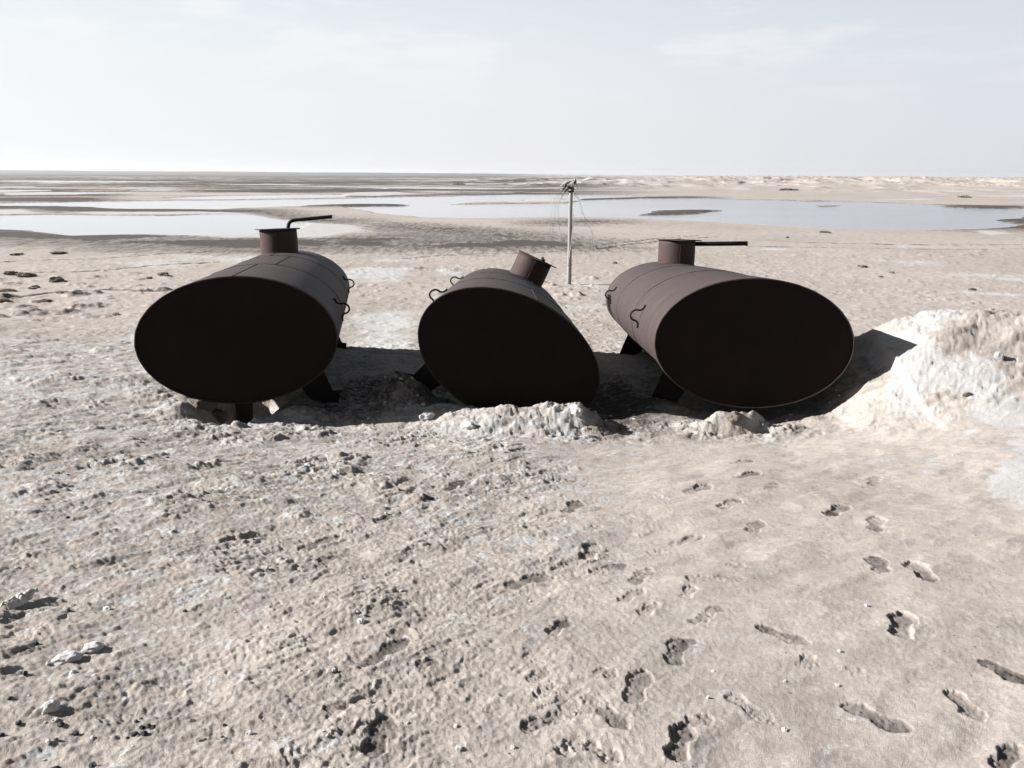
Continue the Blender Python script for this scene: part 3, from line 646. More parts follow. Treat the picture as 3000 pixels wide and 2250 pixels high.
# ------------------------------------------------------------------ ground mesh
def build_ground():
    inner = np.linspace(-38, 38, 1010)
    mid = np.concatenate([np.linspace(-80, -38, 120, endpoint=False), inner, np.linspace(38, 80, 121)[1:]])
    backa = np.linspace(80, 280, 60)[1:-1]
    ang = np.radians(np.concatenate([mid, backa])); na = len(ang)
    rr = [0.05]
    while rr[-1] < 6200:
        q = rr[-1]
        if q < 1.9: k = .05
        elif q < 9.5: k = .0029
        elif q < 15: k = .0034
        elif q < 60: k = .0048
        elif q < 100: k = .0065
        elif q < 400: k = .009
        elif q < 1600: k = .010
        else: k = .02
        rr.append(q * (1 + k))
    rr = np.array(rr); nr = len(rr)
    Rg, Ag = np.meshgrid(rr, ang, indexing='ij')
    X = (Rg * np.sin(Ag)).ravel(); Y = (Rg * np.cos(Ag)).ravel()
    drr = np.gradient(rr); wid = np.gradient(np.unwrap(ang)); wid[-1] = wid[-2] = math.radians(3.3)
    D = np.maximum(np.repeat(drr, na), (Rg * np.abs(wid)[None, :]).ravel())
    Z, s, w, g, rgh = terrain(X, Y, D)
    co = np.stack([X, Y, Z + CAM_Z], -1)
    co = np.vstack([co, [[0, 0, float(Z[:na].mean()) + CAM_Z]]]).astype(np.float32)
    i = np.arange(nr - 1)[:, None] * na; j = np.arange(na)[None, :]; j2 = (j + 1) % na
    quads = np.stack([i + j, i + j2, i + na + j2, i + na + j], -1).reshape(-1, 4)[:, ::-1]
    c = nr * na
    tri = np.stack([np.full(na, c), (np.arange(na) + 1) % na, np.arange(na)], -1)
    nq, nt = len(quads), len(tri)
    me = bpy.data.meshes.new('ground')
    me.vertices.add(len(co)); me.vertices.foreach_set('co', co.ravel())
    loops = np.concatenate([quads.ravel(), tri.ravel()]).astype(np.int32)
    me.loops.add(len(loops)); me.loops.foreach_set('vertex_index', loops)
    me.polygons.add(nq + nt)
    starts = np.concatenate([np.arange(nq) * 4, nq * 4 + np.arange(nt) * 3]).astype(np.int32)
    me.polygons.foreach_set('loop_start', starts)
    me.update(calc_edges=True)
    me.polygons.foreach_set('use_smooth', np.ones(nq + nt, bool))
    at = me.attributes.new('mask', 'FLOAT_COLOR', 'POINT')
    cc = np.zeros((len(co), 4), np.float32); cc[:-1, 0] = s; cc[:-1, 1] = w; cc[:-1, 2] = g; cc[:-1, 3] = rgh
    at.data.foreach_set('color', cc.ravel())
    me.materials.append(M_GROUND)
    o = bpy.data.objects.new('ground', me); COL.objects.link(o); o['kind'] = 'structure'
    print('ground verts', len(co))
build_ground()

def ground_z(x, y, dr=0.01):
    z = terrain(np.array([float(x)]), np.array([float(y)]), np.array([float(dr)]))[0]
    return float(z[0]) + CAM_Z

# ------------------------------------------------------------------ helpers for objects
def link(name, bm, mat, parent=None, smooth=False, loc=None):
    bmesh.ops.recalc_face_normals(bm, faces=bm.faces)
    me = bpy.data.meshes.new(name); bm.normal_update(); bm.to_mesh(me); bm.free(); me.materials.append(mat)
    if smooth: me.polygons.foreach_set('use_smooth', [True] * len(me.polygons))
    o = bpy.data.objects.new(name, me); COL.objects.link(o)
    if parent: o.parent = parent
    if loc is not None: o.location = loc
    return o
def tag(o, label, cat, group=None, kind=None):
    if label: o['label'] = label
    if cat: o['category'] = cat
    if group: o['group'] = group
    if kind: o['kind'] = kind
    return o
def tube(bm, pts, rad, seg=8, cap=True, scale_fn=None):
    pts = [Vector(p) for p in pts]; rings = []
    prev = None
    for i, p in enumerate(pts):
        if i == 0: d = pts[1] - p
        elif i == len(pts) - 1: d = p - pts[i - 1]
        else: d = (pts[i + 1] - pts[i - 1])
        d.normalize()
        if prev is None:
            a = d.orthogonal().normalized()
        else:
            a = (prev - d * prev.dot(d)).normalized()
        prev = a; b = d.cross(a)
        r = rad if scale_fn is None else rad * scale_fn(i / (len(pts) - 1))
        rings.append([bm.verts.new(p + (a * math.cos(2 * math.pi * k / seg) + b * math.sin(2 * math.pi * k / seg)) * r) for k in range(seg)])
    for r0, r1 in zip(rings[:-1], rings[1:]):
        for k in range(seg): bm.faces.new((r0[k], r0[(k + 1) % seg], r1[(k + 1) % seg], r1[k]))
    if cap:
        bm.faces.new(rings[0][::-1]); bm.faces.new(rings[-1])
    return rings
def smooth_path(pts, n=8):
    pts = [Vector(p) for p in pts]; out = []
    P = [pts[0] * 2 - pts[1]] + pts + [pts[-1] * 2 - pts[-2]]
    for i in range(1, len(P) - 2):
        for k in range(n):
            t = k / n; a, b, c, d = P[i - 1], P[i], P[i + 1], P[i + 2]
            out.append(0.5 * ((2 * b) + (c - a) * t + (2 * a - 5 * b + 4 * c - d) * t * t + (3 * b - a - 3 * c + d) * t ** 3))
    out.append(pts[-1]); return out

# ------------------------------------------------------------------ the three oil tanks
TA, TB, TL = 1.030, 0.680, 6.144
SEG = 128
def ell(a, s=0.0):   # angle from the crown, towards +x
    return ((TA + s) * math.sin(a), (TB + s) * math.cos(a))
def make_tank(idx, pos, yaw, pit, rol, label, neck_x, lid_x, pipe, lug_side, centre_leg):
    root = bpy.data.objects.new('oil_tank', None); COL.objects.link(root)
    root.location = (pos[0], pos[1], pos[2] + CAM_Z)
    c, s = math.cos, math.sin
    Rz = Matrix.Rotation(yaw, 3, 'Z'); Rx = Matrix.Rotation(pit, 3, 'X'); Ry = Matrix.Rotation(rol, 3, 'Y')
    root.rotation_euler = (Rz @ Rx @ Ry).to_euler()
    tag(root, label, 'oil tank', 'rusted oval oil tanks')
    rs = random.Random(40 + idx)
    dents = [(rs.uniform(0, TL), rs.uniform(-1.5, 1.5), rs.uniform(.3, .8), rs.uniform(-.006, .004)) for _ in range(14)]
    def dent(a, y):
        v = 0.0
        for (dy, da, dr_, dz) in dents:
            q = ((y - dy) / dr_) ** 2 + ((a - da) / (dr_ * 1.2)) ** 2
            v += dz * math.exp(-q)
        return v + (0.0015 if False else 0)
    # shell with turned-in rolled ends
    bm = bmesh.new(); ys = [0.0, 0.0, 0.004] + [TL * k / 60 for k in range(1, 60)] + [TL - .004, TL, TL]
    rings = []
    for j, y in enumerate(ys):
        off = -0.014 if j in (0, len(ys) - 1) else (-.003 if j in (1, len(ys) - 2) else 0)
        sag = 0.0
        ring = []
        for k in range(SEG):
            a = 2 * math.pi * k / SEG; aa = a if a < math.pi else a - 2 * math.pi
            x, z = ell(a, off + (dent(aa, y) if 0.1 < y < TL - .1 else 0))
            ring.append(bm.verts.new((x, y, z)))
        rings.append(ring)
    for r0, r1 in zip(rings[:-1], rings[1:]):
        for k in range(SEG): bm.faces.new((r0[k], r0[(k + 1) % SEG], r1[(k + 1) % SEG], r1[k]))
    link('shell', bm, M_SHELL, root, True)
    # heads: slightly dished, sitting just inside the rolled edge
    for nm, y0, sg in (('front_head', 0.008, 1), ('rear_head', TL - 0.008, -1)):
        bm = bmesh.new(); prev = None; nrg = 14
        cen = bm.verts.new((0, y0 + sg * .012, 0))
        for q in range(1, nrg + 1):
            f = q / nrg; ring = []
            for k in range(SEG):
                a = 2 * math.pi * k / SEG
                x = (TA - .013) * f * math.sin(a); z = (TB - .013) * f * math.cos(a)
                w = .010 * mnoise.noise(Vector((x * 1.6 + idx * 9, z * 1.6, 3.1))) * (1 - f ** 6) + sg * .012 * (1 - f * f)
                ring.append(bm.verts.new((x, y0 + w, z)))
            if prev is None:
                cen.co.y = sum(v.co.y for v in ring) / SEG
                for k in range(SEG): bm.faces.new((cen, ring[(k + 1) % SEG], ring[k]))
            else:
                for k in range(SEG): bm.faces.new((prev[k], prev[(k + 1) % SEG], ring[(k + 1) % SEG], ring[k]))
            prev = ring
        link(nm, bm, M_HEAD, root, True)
    # bare rolled rim round each head
    for y0 in (-.003, TL + .003):
        bm = bmesh.new()
        pts = []
        for k in range(SEG + 1):
            a = 2 * math.pi * k / SEG; x, z = ell(a, -.006 + .0012 * math.sin(a * 31 + idx)); pts.append((x, y0, z))
        tube(bm, pts, .0055, 6, False); link('rim', bm, M_EDGE, root, True)
    # weld beads: two girth seams and one short seam on each course
    for y0 in (2.03, 4.10):
        bm = bmesh.new(); pts = []; n = 220
        for k in range(n + 1):
            a = 2 * math.pi * k / n; aa = a if a < math.pi else a - 2 * math.pi
            j = .0030 * rs.uniform(-1, 1); x, z = ell(a, .0005 + dent(aa, y0) + .0022 * rs.uniform(-1, 1)); pts.append((x, y0 + j + .006 * math.sin(a * 3 + y0), z))
        tube(bm, pts, .0048, 5, False); link('weld_seam', bm, M_SEAM, root, True)
    for (ya, yb, dg) in ((0.02, 2.02, 0.3), (2.04, 4.09, 12.2), (4.12, TL - .02, -4.5 if idx != 1 else 5)):
        bm = bmesh.new(); pts = []
        for k in range(41):
            y = ya + (yb - ya) * k / 40; a = math.radians(dg); x, z = ell(a, .0015 + dent(a, y) + .002 * rs.uniform(-1, 1)); pts.append((x + .003 * rs.uniform(-1, 1), y, z))
        tube(bm, pts, .0055, 5, True); link('weld_seam', bm, M_SEAM, root, True)
    # filler neck
    ny = 5.32; nr = 0.300; zt = 1.045; ns = 64
    bm = bmesh.new(); top = []; bot = []; itop = []; rings = []
    for k in range(ns):
        a = 2 * math.pi * k / ns; dx, dy = math.sin(a), math.cos(a)
        x = neck_x + nr * dx; y = ny + nr * dy
        zb = TB * math.sqrt(max(0, 1 - (x / TA) ** 2)) - .02
        col = [bm.verts.new((neck_x + (nr + .002 * math.sin(3 * a + q)) * dx, ny + nr * dy, zb + (zt - zb) * q / 6)) for q in range(7)]
        col.append(bm.verts.new((neck_x + (nr - .012) * dx, ny + (nr - .012) * dy, zt)))
        col.append(bm.verts.new((neck_x + (nr - .012) * dx, ny + (nr - .012) * dy, zb + .05)))
        rings.append(col)
    for k in range(ns):
        a_, b_ = rings[k], rings[(k + 1) % ns]
        for q in range(len(a_) - 1): bm.faces.new((a_[q], a_[q + 1], b_[q + 1], b_[q]))
    neck = link('filler_neck', bm, M_NECK, root, True)
    bm = bmesh.new(); aseam = math.radians(178)
    x = neck_x + (nr + .002) * math.sin(aseam); y = ny + (nr + .002) * math.cos(aseam)
    tube(bm, [(x + .0015 * rs.uniform(-1, 1), y, .67 + (zt - .67) * k / 14) for k in range(15)], .0055, 6); link('weld_seam', bm, M_SEAM if idx == 0 else M_EDGE, neck, True)
    bm = bmesh.new(); pts = []
    for k in range(65):
        a = 2 * math.pi * k / 64; x = neck_x + (nr + .003) * math.sin(a); y = ny + (nr + .003) * math.cos(a)
        pts.append((x, y, TB * math.sqrt(max(0, 1 - (x / TA) ** 2)) + .003))
    tube(bm, pts, .007, 6, False); link('weld_seam', bm, M_SEAM, neck, True)
    # flat round lid on top
    bm = bmesh.new(); lr = .362; prof = [(0.0, zt + .003), (lr - .004, zt + .003), (lr, zt + .006), (lr, zt + .015), (lr - .004, zt + .018), (0.0, zt + .018)]
    cb = bm.verts.new((lid_x, ny, prof[0][1])); ct = bm.verts.new((lid_x, ny, prof[-1][1])); prev = None; first = None
    for (r_, z_) in prof[1:-1]:
        ring = [bm.verts.new((lid_x + r_ * math.sin(2 * math.pi * k / 72), ny + r_ * math.cos(2 * math.pi * k / 72), z_ + .003 * math.sin(2 * math.pi * k / 36 + idx))) for k in range(72)]
        if prev is None:
            for k in range(72): bm.faces.new((cb, ring[k], ring[(k + 1) % 72]))
        else:
            for k in range(72): bm.faces.new((prev[k], ring[k], ring[(k + 1) % 72], prev[(k + 1) % 72]))
        prev = ring
    for k in range(72): bm.faces.new((ct, prev[(k + 1) % 72], prev[k]))
    lid = link('lid', bm, M_DARK, root, False)
    # pipe
    bm = bmesh.new()
    def hollow(pts, ro, ri, seg=20):
        r1 = tube(bm, pts, ro, seg, False); r2 = tube(bm, pts, ri, seg, False)
        for e in (0, -1):
            for k in range(seg): bm.faces.new((r1[e][k], r1[e][(k + 1) % seg], r2[e][(k + 1) % seg], r2[e][k]))
    if pipe == 'bent':
        P = smooth_path([(.112, 5.35, 1.05), (.113, 5.35, 1.085), (.128, 5.35, 1.135), (.165, 5.35, 1.175), (.22, 5.35, 1.192), (.30, 5.35, 1.198), (.56, 5.35, 1.216), (.838, 5.35, 1.236)], 6)
        hollow(P, .030, .025); link('vent_pipe', bm, M_DARK, root, True)
    elif pipe == 'straight':
        hollow([(.31, 5.32, .998), (.6, 5.32, 1.008), (.9, 5.32, 1.019), (1.185, 5.32, 1.030)], .037, .031)
        vp = link('vent_pipe', bm, M_DARK, root, True)
        bm = bmesh.new(); hollow([(1.172, 5.32, 1.027), (1.188, 5.32, 1.0275)], .043, .030); link('pipe_collar', bm, M_DARK, vp, True)
    else:
        hollow([(.127, 5.22, 1.055), (.127, 5.22, 1.10)], .034, .026); hollow([(.105, 5.30, 1.055), (.11, 5.31, 1.12)], .022, .016)
        link('pipe_stub', bm, M_DARK, root, True)
    # lifting lugs bent from round bar
    for yl in (1.36, 5.02):
        s_ = lug_side
        def sp(deg, out): x, z = ell(math.radians(deg), out); return (s_ * x, yl, z)
        P = smooth_path([sp(67, .014), sp(71.5, .014), sp(73.6, .040), sp(74.5, .088), sp(77.2, .118), sp(80.8, .118), sp(83.2, .086), sp(84.0, .045), sp(86.2, .016), sp(91, .016)], 6)
        bm = bmesh.new(); tube(bm, P, .0118, 10); link('lifting_lug', bm, M_DARK, root, True)
    # splayed plate legs
    def leg(poly, y, th=.012, name='leg'):
        bm = bmesh.new(); f = [bm.verts.new((x, y - th / 2, z)) for x, z in poly]; b_ = [bm.verts.new((x, y + th / 2, z)) for x, z in poly]
        bm.faces.new(f); bm.faces.new(b_[::-1])
        for k in range(len(poly)): bm.faces.new((f[k], b_[k], b_[(k + 1) % len(poly)], f[(k + 1) % len(poly)]))
        xs = [p[0] for p in poly]
        bmesh.ops.recalc_face_normals(bm, faces=bm.faces)
        link('leg', bm, M_DARK, root)
    for y in (1.0, 4.75):
        for sg in (-1, 1):
            ix, iz = .43, -TB * math.sqrt(1 - (.43 / TA) ** 2)
            ox, oz = .755, -TB * math.sqrt(1 - (.755 / TA) ** 2)
            leg([(sg * ox, oz + .012), (sg * .885, -.80), (sg * .955, -.815), (sg * .948, -.965), (sg * .80, -.965), (sg * .62, -.90), (sg * ix, iz + .01)], y)
    if centre_leg:
        leg([(-.26, -.652), (-.25, -1.24), (-.09, -1.24), (-.03, -.668)], 1.0, .05, 'post')
    return root
make_tank(0, (-2.8918, 8.4631, -1.7103), .1725, -.0432, -.022, 'left oval rust-brown tank standing upright, bent black pipe curving up from its lid', -.05, -.055, 'bent', 1, True)
make_tank(1, (-.0313, 8.5539, -1.8955), .0052, -.0778, .4373, 'middle oval rust-brown tank rolled over to its right and half sunk in spoil', .0, .03, 'stub', -1, False)
make_tank(2, (2.5082, 8.3295, -1.6841), -.029, -.0734, .0196, 'right oval rust-brown tank beside the salt mound, straight black pipe under its lid', .035, .07, 'straight', -1, False)

# ------------------------------------------------------------------ utility pole
def build_pole():
    bx, by = on_plain(1666, 834, -7.2); bz = ground_z(bx, by) - CAM_Z
    def at(zx, zy, dy=0.0):     # point in the upright plane through the pole
        d = px_ray(1550 + zx / 4.607, 500 + zy / 4.607); t = (by + dy) / d[1]
        return Vector((d[0] * t, by + dy, d[2] * t + CAM_Z))
    root = bpy.data.objects.new('utility_pole', None); COL.objects.link(root); root.location = (bx, by, bz + CAM_Z)
    tag(root, 'grey concrete utility pole with broken crossarms and slack wires, standing beyond the middle tank', 'utility pole')
    o = root.location.copy()
    base = at(539, 1545) ; top = at(566, 255)
    bm = bmesh.new(); n = 12
    pts = [base + (top - base) * (k / n) - o for k in range(n + 1)]; pts[0].z -= .5
    tube(bm, pts, .158, 20, True, lambda t: 1 - .26 * t); link('shaft', bm, M_CONC, root, True)
    for h, rr in ((280, .022), (1270, .003), (230, .02)):
        p = at(551 if h < 1000 else 545, h) - o
        bm = bmesh.new(); tube(bm, [p - Vector((0, 0, .05)), p + Vector((0, 0, .05))], .135 + rr + (.03 if h > 1000 else 0), 20); link('band', bm, M_DARK if h < 1000 else M_CONC, root, True)
    bm = bmesh.new(); tube(bm, [at(573, 262) - o, at(575, 190) - o], .10, 12); link('pole_cap', bm, M_CONC, root, True)
    arms = ([(425, 212), (455, 185), (500, 160), (550, 142), (600, 132), (632, 134)], [(425, 262), (470, 232), (520, 216), (580, 214), (625, 218)], [(495, 285), (520, 262), (545, 250), (585, 262), (604, 290)])
    for k, a in enumerate(arms):
        bm = bmesh.new(); tube(bm, smooth_path([at(x, y, -.16 + .03 * (j % 2)) - o for j, (x, y) in enumerate(a)], 4), .035 if k < 2 else .045, 8); link('crossarm', bm, M_WIREW, root, True)
    for k, (x, y) in enumerate([(500, 182), (540, 160), (490, 212), (470, 242), (494, 272), (505, 255), (622, 148), (612, 168), (602, 250), (600, 290), (585, 268), (540, 215), (630, 135)]):
        p = at(x, y, -.2) - o; bm = bmesh.new()
        d = Vector((.10, 0, .09)) if x < 560 else Vector((-.03, 0, .12))
        tube(bm, [p - d, p - d * .6, p - d * .5, p - d * .1, p, p + d * .5, p + d * .6, p + d], .055, 10, True, lambda t: (1.0 if int(t * 7.01) % 2 else .55)); link('insulator', bm, M_INS, root, True)
    brk = [[(425, 212), (421, 225), (428, 250)], [(632, 134), (640, 180), (652, 240)], [(600, 150), (592, 190), (585, 240)]]
    wires = [([(440, 190), (385, 300), (330, 440), (300, 600), (287, 740), (296, 900), (312, 1010), (305, 1150), (310, 1270)], .010, M_WIRED),
             ([(450, 232), (410, 320), (360, 450), (335, 580), (322, 740), (318, 890)], .010, M_WIRED), ([(490, 272), (430, 370), (385, 430), (352, 600), (328, 760), (322, 905)], .010, M_WIRED),
             ([(500, 275), (440, 360), (410, 430), (392, 540), (400, 720), (430, 860), (466, 945)], .016, M_WIRED), ([(470, 242), (430, 300), (408, 320)], .022, M_WIRED), ([(505, 262), (450, 330), (432, 370)], .024, M_WIRED), ([(455, 250), (415, 300), (405, 318)], .02, M_WIRED),
             ([(610, 262), (640, 340), (690, 430), (720, 545), (745, 620), (790, 720), (845, 815), (872, 940), (888, 1040), (905, 1115)], .022, M_WIREW),
             ([(600, 292), (608, 400), (600, 560), (594, 700), (578, 820), (575, 950), (556, 1060), (548, 1110), (548, 1170)], .028, M_WIREW),
             ([(640, 200), (662, 330), (675, 440), (710, 560), (742, 610), (792, 690), (838, 810), (845, 930), (850, 1075)], .012, M_WIREW), ([(612, 262), (624, 340), (640, 365)], .02, M_WIRED),
             ([(400, 1180), (440, 1225), (510, 1258), (560, 1268)], .009, M_WIRED), ([(572, 1195), (598, 1258)], .012, M_WIRED), ([(1010, 1140), (1060, 1280), (1110, 1370), (1140, 1440)], .008, M_WIRED)]
    for a in brk:
        bm = bmesh.new(); tube(bm, smooth_path([at(x, y, -.15) - o for x, y in a], 4), .016, 6); link('wire', bm, M_WIRED, root, True)
    for k, (w, r_, m_) in enumerate(wires[:-1]):
        bm = bmesh.new(); tube(bm, smooth_path([at(x, y, -.22 - .1 * math.sin(j * .8 + k)) - o for j, (x, y) in enumerate(w)], 5), r_ * .62, 6); link('wire', bm, m_, root, True)
build_pole()

# ------------------------------------------------------------------ loose things lying on the ground
def rock_mesh(seed, sub=3, rough=.35, flat=.5, sq=1.0):
    bm = bmesh.new(); bmesh.ops.create_icosphere(bm, subdivisions=sub, radius=1.0)
    for v in bm.verts:
        p = v.co.copy(); n = mnoise.fractal(p * 1.3 + Vector((seed * 7.1, seed * 3.3, 1.7)), .8, 2.1, 5)
        n2 = mnoise.noise(p * 5 + Vector((seed, 2, 3)))
        v.co = p * (1 + rough * n + .10 * n2); v.co.z *= flat; v.co.y *= sq
    return bm
def rock(name, label, cat, px, py, sx, sy, sz, mat, seed, rot=0.0, group=None, sub=3, sink=.25, rough=.4):
    x, y = on_ground(px, py); o = link(name, rock_mesh(seed, sub, rough, 1.0), mat, None, False)
    o.scale = (sx, sy, sz); o.rotation_euler = (0, 0, rot); o.location = (x, y, ground_z(x, y) + sz * (1 - 2 * sink))
    tag(o, label, cat, group); return o
clods = [
 (78, 812, .75, .5, .26, 'dark ragged earth mound, second from left edge on the plain far left'),
 (32, 806, .5, .4, .20, 'low dark earth hump nearest the left edge on the plain'),
 (165, 826, .55, .4, .26, 'dark clod with a spiky top right of the ragged mound on the left plain'),
 (100, 845, .6, .4, .18, 'flattened grey earth clod below the ragged mound on the left plain'),
 (183, 862, .45, .3, .14, 'low dark clod nearest the left tank in the rubble of the left plain'),
 (20, 855, .6, .35, .12, 'long flat dark clod at the left edge of the plain'),
 (8, 888, .5, .3, .16, 'half cut off dark clod at the left edge, nearest the salt bank'),
 (133, 884, .4, .3, .10, 'small greenish grey clod below the other clods on the left plain'),
 (480, 809, .55, .38, .22, 'dark broken earth clod alone on the plain behind the left tank'),
 (438, 817, .22, .18, .12, 'little dark clod just left of the broken clod behind the left tank'),
 (172, 745, .7, .5, .20, 'low dark hummock near the shore on the far left plain'),
 (50, 748, .7, .5, .18, 'dark hummock near the shore at far left, closest to the left edge'),
 (340, 920, .35, .22, .08, 'thin dark clod left of the left tank at mid slope'),
]
for k, (px, py, a, b_, c_, lb) in enumerate(clods):
    rock('earth_clod', lb, 'earth clod', px, py, a * .9, b_ * .8, c_ * .75, M_CLOD, 100 + k, k * .7, 'dark earth clods on the plain', 4, .30, .55)
right = [(2530, 785, .35, .2, .12, 'dark clod cluster piece right of the straight pipe, farther one'), (2515, 780, .18, .14, .1, 'small dark clod touching a larger one right of the straight pipe'),
 (2612, 800, .2, .14, .1, 'small dark clod further right on the sandy plain above the salt mound'), (2848, 851, .3, .12, .09, 'flat dark clod above the right end of the salt mound'), (2305, 698, .3, .2, .12, 'small dark stone near the lake shore right of the straight pipe'),
 (1800, 773, .22, .16, .14, 'small blue-black scrap just above the back of the right tank'), (2580, 811, .18, .1, .07, 'tiny dark clod between larger clods on the sandy plain at right')]
for k, (px, py, a, b_, c_, lb) in enumerate(right):
    rock('earth_clod', lb, 'earth clod', px, py, a, b_, c_, M_CLOD, 140 + k, k * 1.1, 'dark earth clods on the plain', 3, .3, .5)
# rocks in the hole under the left tank and salt-crusted lumps by the heads
lumps = [(640, 1228, .12, .08, .08, M_CLOD, 'dark angular rock in the hole under the left tank'), (600, 1195, .16, .09, .09, M_CLOD, 'dark broken rock at the left rim of the hole under the left tank'),
 (1690, 1222, .07, .06, .06, M_SALTR, 'white salt-crusted lump at the right end of the spoil heap before the middle tank'), (1372, 1256, .07, .05, .045, M_SALTR, 'white salt lump at the left foot of the spoil heap before the middle tank'),
 (1255, 1225, .09, .06, .05, M_SALTR, 'pale salt lump in the shade left of the middle tank'), (2150, 1228, .10, .07, .06, M_CLOD, 'rounded brown lump in front of the right tank'),
 (2925, 1045, .045, .035, .06, M_CONC, 'grey stone standing up on the face of the white salt mound'), (2835, 1153, .05, .03, .025, M_CLOD, 'small grey stone lying low on the white salt mound')]
for k, (px, py, a, b_, c_, mt, lb) in enumerate(lumps):
    rock('rock', lb, 'rock', px, py, a, b_, c_, mt, 170 + k, k * .9, None, 3, .38, .28)
salt = [(272, 1898, .042, .032, .020, 'large white salt lump, upper of a joined pair at lower left'), (200, 1932, .056, .040, .022, 'long white salt lump, lower of a joined pair at lower left'),
 (148, 2082, .032, .026, .026, 'round furry white salt lump left of the black cinders'), (213, 1973, .016, .012, .010, 'small white stone just below the joined salt lumps'), (1058, 1830, .022, .015, .014, 'white smooth stone in front of the middle tank at centre left'),
 (313, 1782, .022, .016, .012, 'pale flat stone right of the bleached cloth'), (905, 1373, .035, .026, .020, 'bright white salt stone in the sand before the left tank\'s right leg')]
for k, (px, py, a, b_, c_, lb) in enumerate(salt):
    rock('salt_lump', lb, 'salt lump', px, py, a, b_, c_, M_SALTR, 190 + k, .5 + k * .4, 'white salt lumps', 3, .35, .3)
# small repeats: cinders and salt pebbles
def repeats(name, label, cat, group, mat, spots, size, protos=4):
    base = [rock_mesh(300 + k + len(spots), 2, .5, .8) for k in range(protos)]; meshes = []
    for b_ in base:
        me = bpy.data.meshes.new(name); b_.to_mesh(me); b_.free(); me.materials.append(mat); meshes.append(me)
    P = [on_ground(px, py) for px, py in spots]
    Z = terrain(np.array([p[0] for p in P]), np.array([p[1] for p in P]), np.full(len(P), .01))[0] + CAM_Z
    for k, (x, y) in enumerate(P):
        o = bpy.data.objects.new(name, meshes[k % protos]); COL.objects.link(o)
        s_ = size * random.uniform(.55, 1.35); o.scale = (s_, s_ * random.uniform(.6, 1), s_ * random.uniform(.5, .9))
        o.rotation_euler = (random.uniform(-.3, .3), random.uniform(-.3, .3), random.uniform(0, 6)); o.location = (x, y, float(Z[k]) + s_ * .25)
        tag(o, label, cat, group)
cin = [(398, 2108), (412, 2100), (415, 2125), (435, 2122), (442, 2130), (448, 2128), (54, 2118), (178, 2122), (5, 2158), (165, 2168), (220, 2146), (395, 2152), (422, 2150), (372, 2155), (140, 2180), (106, 1893), (200, 1787), (658, 2130), (542, 1795), (75, 1982), (30, 2052), (600, 2178), (590, 2175), (655, 2170), (362, 1357), (172, 1387), (200, 1395), (60, 1372), (50, 1375), (95, 1378), (262, 1380), (310, 1352), (20, 1345), (425, 1348), (137, 1470), (200, 1525), (390, 1290), (490, 1340), (270, 2240), (160, 2242), (1398, 1486), (1540, 1460), (1068, 1338), (966, 1335), (1072, 1330)]
repeats('cinder', 'small black cinder lying loose on the salty soil', 'cinder', 'black cinders scattered on the left', M_BLACK, cin, .011)
wp = [(random.uniform(20, 1700), random.uniform(1380, 2230)) for _ in range(45)] + [(2455, 2000), (2540, 1775), (2460, 1915), (2300, 2130), (2075, 2040), (2090, 1960), (2790, 1342), (2650, 1408), (2300, 1990)]
repeats('salt_pebble', 'tiny white salt pebble lying loose on the sand', 'pebble', 'white salt pebbles', M_SALTR, wp, .009)
# clods in the shade between the tanks
for spots_, where in (([(random.uniform(1010, 1250), random.uniform(1080, 1245)) for _ in range(24)], 'between the left and middle tanks'),
                      ([(random.uniform(1765, 1890), random.uniform(1060, 1240)) for _ in range(10)], 'between the middle and right tanks'),
                      ([(random.uniform(2200, 2480), random.uniform(1140, 1250)) for _ in range(10)], 'under the right tank\'s right side')):
    repeats('soil_crumb', 'small pale crumb of crusted soil in the shade ' + where, 'soil crumb', 'soil crumbs in the shade ' + where, M_SALTR, spots_, .020)

# bleached cloth at the left
def cloth():
    x0, y0 = on_ground(15, 1785); x1, y1 = on_ground(108, 1745)
    a = Vector((x0, y0, 0)); b_ = Vector((x1, y1, 0)); d = b_ - a; L = d.length; d.normalize(); n = Vector((-d.y, d.x, 0))
    bm = bmesh.new(); nu, nv = 46, 18; g = []
    for i in range(nu):
        u = i / (nu - 1); row = []
        w = .045 * (1 - .55 * u) * (.55 + .45 * math.sin(math.pi * min(1, u * 1.1 + .12)))
        for j in range(nv):
            v = j / (nv - 1) * 2 - 1; p = a + d * (L * u) + n * (w * v)
            f = mnoise.noise(Vector((u * 6, v * 1.6, 4.4))); f2 = mnoise.noise(Vector((u * 14, v * 4, 8.4)))
            h = (1 - v * v) * .030 * (1 - .35 * u) + .016 * f + .008 * f2 + .008 * abs(math.sin(v * 5 + u * 7))
            row.append(bm.verts.new((p.x + .008 * f2, p.y + .006 * f, h)))
        g.append(row)
    for i in range(nu - 1):
        for j in range(nv - 1): bm.faces.new((g[i][j], g[i + 1][j], g[i + 1][j + 1], g[i][j + 1]))
    z = ground_z((x0 + x1) / 2, (y0 + y1) / 2)
    for v in bm.verts: v.co -= Vector(((x0 + x1) / 2, (y0 + y1) / 2, 0))
    o = link('rag', bm, M_RAG, None, True, ((x0 + x1) / 2, (y0 + y1) / 2, z + .004))
    md = o.modifiers.new('thick', 'SOLIDIFY'); md.thickness = .004
    tag(o, 'crumpled bleached cloth lying in the sand at the left edge', 'rag')
cloth()
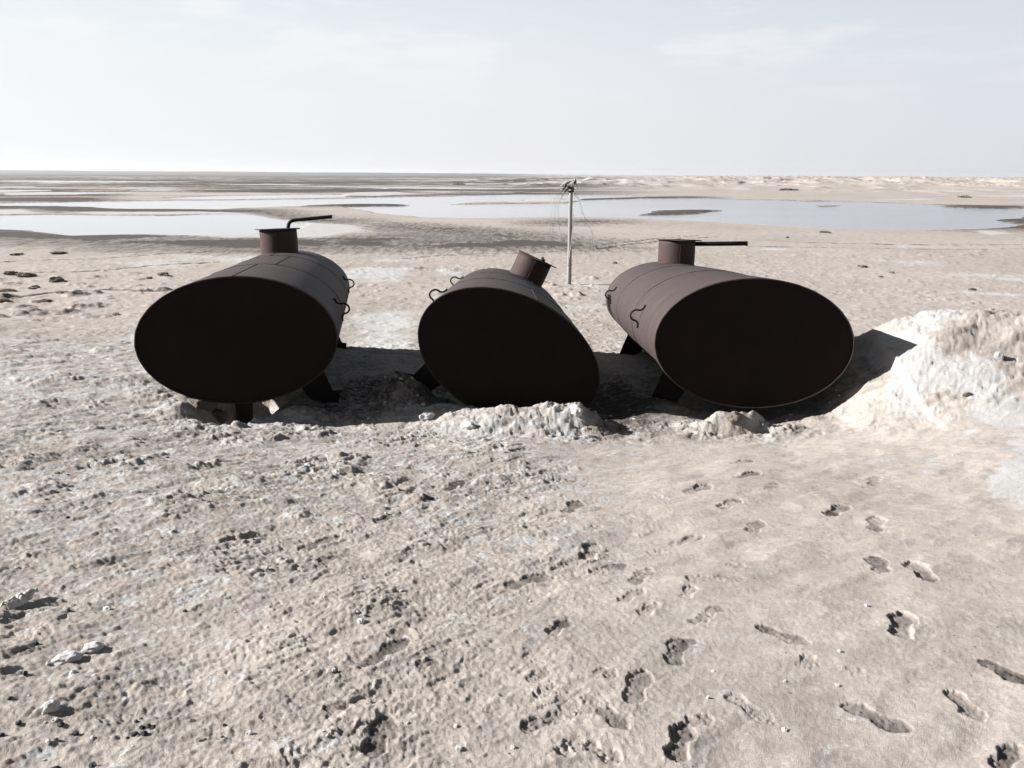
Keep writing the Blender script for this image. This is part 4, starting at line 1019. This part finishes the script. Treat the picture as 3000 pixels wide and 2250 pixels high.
# driftwood near the lake
def branch():
    x0, y0 = on_ground(2402, 681); x1, y1 = on_ground(2434, 685)
    z = ground_z(x0, y0); bm = bmesh.new(); c = Vector(((x0 + x1) / 2, (y0 + y1) / 2, z))
    P = [Vector((x0 + (x1 - x0) * t, y0 + (y1 - y0) * t, z + .10 + .10 * math.sin(t * 2.6))) - c for t in [k / 10 for k in range(11)]]
    tube(bm, P, .13, 8, True, lambda t: .6 + .6 * math.sin(3 * t + .4) * .6)
    o = link('driftwood_log', bm, M_WOOD, None, True, c); tag(o, 'short dark driftwood log lying on the sand by the right shore', 'log')
branch()
# scrub far off
def scrub(px, py, w, h, label, seed, k):
    d = px_ray(px, py); x, y = on_plain(px, py) if py > 522 else (d[0] * 900, d[1] * 900)
    z = ground_z(x, y, 5); rs = random.Random(seed); bm = bmesh.new()
    for _ in range(260):
        a = rs.uniform(0, 6.28); r_ = math.sqrt(rs.random()) * w; hh = rs.random() * h * (1 - (r_ / w) ** 2 * .8)
        p = Vector((math.cos(a) * r_, math.sin(a) * r_ * .6, hh)); s_ = w * .12
        q = [p + Vector((rs.uniform(-1, 1), rs.uniform(-1, 1), rs.uniform(-.6, 1))) * s_ for _ in range(3)]
        bm.faces.new([bm.verts.new(v) for v in q])
    o = link('shrub', bm, M_SHRUB, None, False, (x, y, z)); tag(o, label, 'shrub', 'dry shrubs far off before the dunes')
scr = [(1830, 536, 5.5, 1.2, 'dark dry shrub patch right of the pole top, leftmost of three in a row'), (1880, 535, 4, 1.0, 'middle shrub patch of three in a row right of the pole top'), (1957, 537, 6.5, 1.5, 'widest shrub patch, rightmost of three in a row right of the pole top'),
 (1345, 541, 5, .8, 'low shrub patch on the sand left of the pole, above the lake'), (2205, 534, 6, 2.0, 'dark shrub clump among the dunes above the lake, left part'), (2168, 543, 4, 1.0, 'small shrub patch below the dark clump at the dune foot'),
 (2310, 560, 5, .8, 'flat shrub strip on the sand between dunes and lake'), (2035, 533, 5, 1.2, 'shrub clump at the dune foot above the right tank\'s pipe'), (2825, 579, 2.5, 1.0, 'brown hummock shrub on the far shore at right'), (2460, 538, 4, 1.2, 'small shrub at the dune foot, centre right')]
for k, (px, py, w, h, lb) in enumerate(scr): scrub(px, py, w, h, lb, 500 + k, k)

# ------------------------------------------------------------------ lake water
bm = bmesh.new()
vs = [bm.verts.new(v) for v in ((-1500, 60, 0), (2500, 60, 0), (2500, 900, 0), (-1500, 900, 0))]
bm.faces.new(vs)
w = link('lake', bm, M_WATER, None, False, (0, 0, -7.36 + CAM_Z)); w['kind'] = 'structure'

# ------------------------------------------------------------------ haze
HAZE = 1.1e-4
if HAZE > 0:
    bm = bmesh.new(); bmesh.ops.create_cube(bm, size=1, matrix=Matrix.Translation((0, 0, 18)) @ Matrix.Diagonal((13200, 13200, 42, 1)))
    m = bpy.data.materials.new('pale_dust_haze'); m.use_nodes = True; t = m.node_tree; t.nodes.clear()
    o_ = t.nodes.new('ShaderNodeOutputMaterial'); v = t.nodes.new('ShaderNodeVolumePrincipled')
    v.inputs['Color'].default_value = (.92, .94, .97, 1); v.inputs['Density'].default_value = HAZE; v.inputs['Anisotropy'].default_value = .3
    t.links.new(v.outputs[0], o_.inputs['Volume'])
    h = link('haze', bm, m); h['kind'] = 'stuff'; h['label'] = 'pale dusty air over the plain'
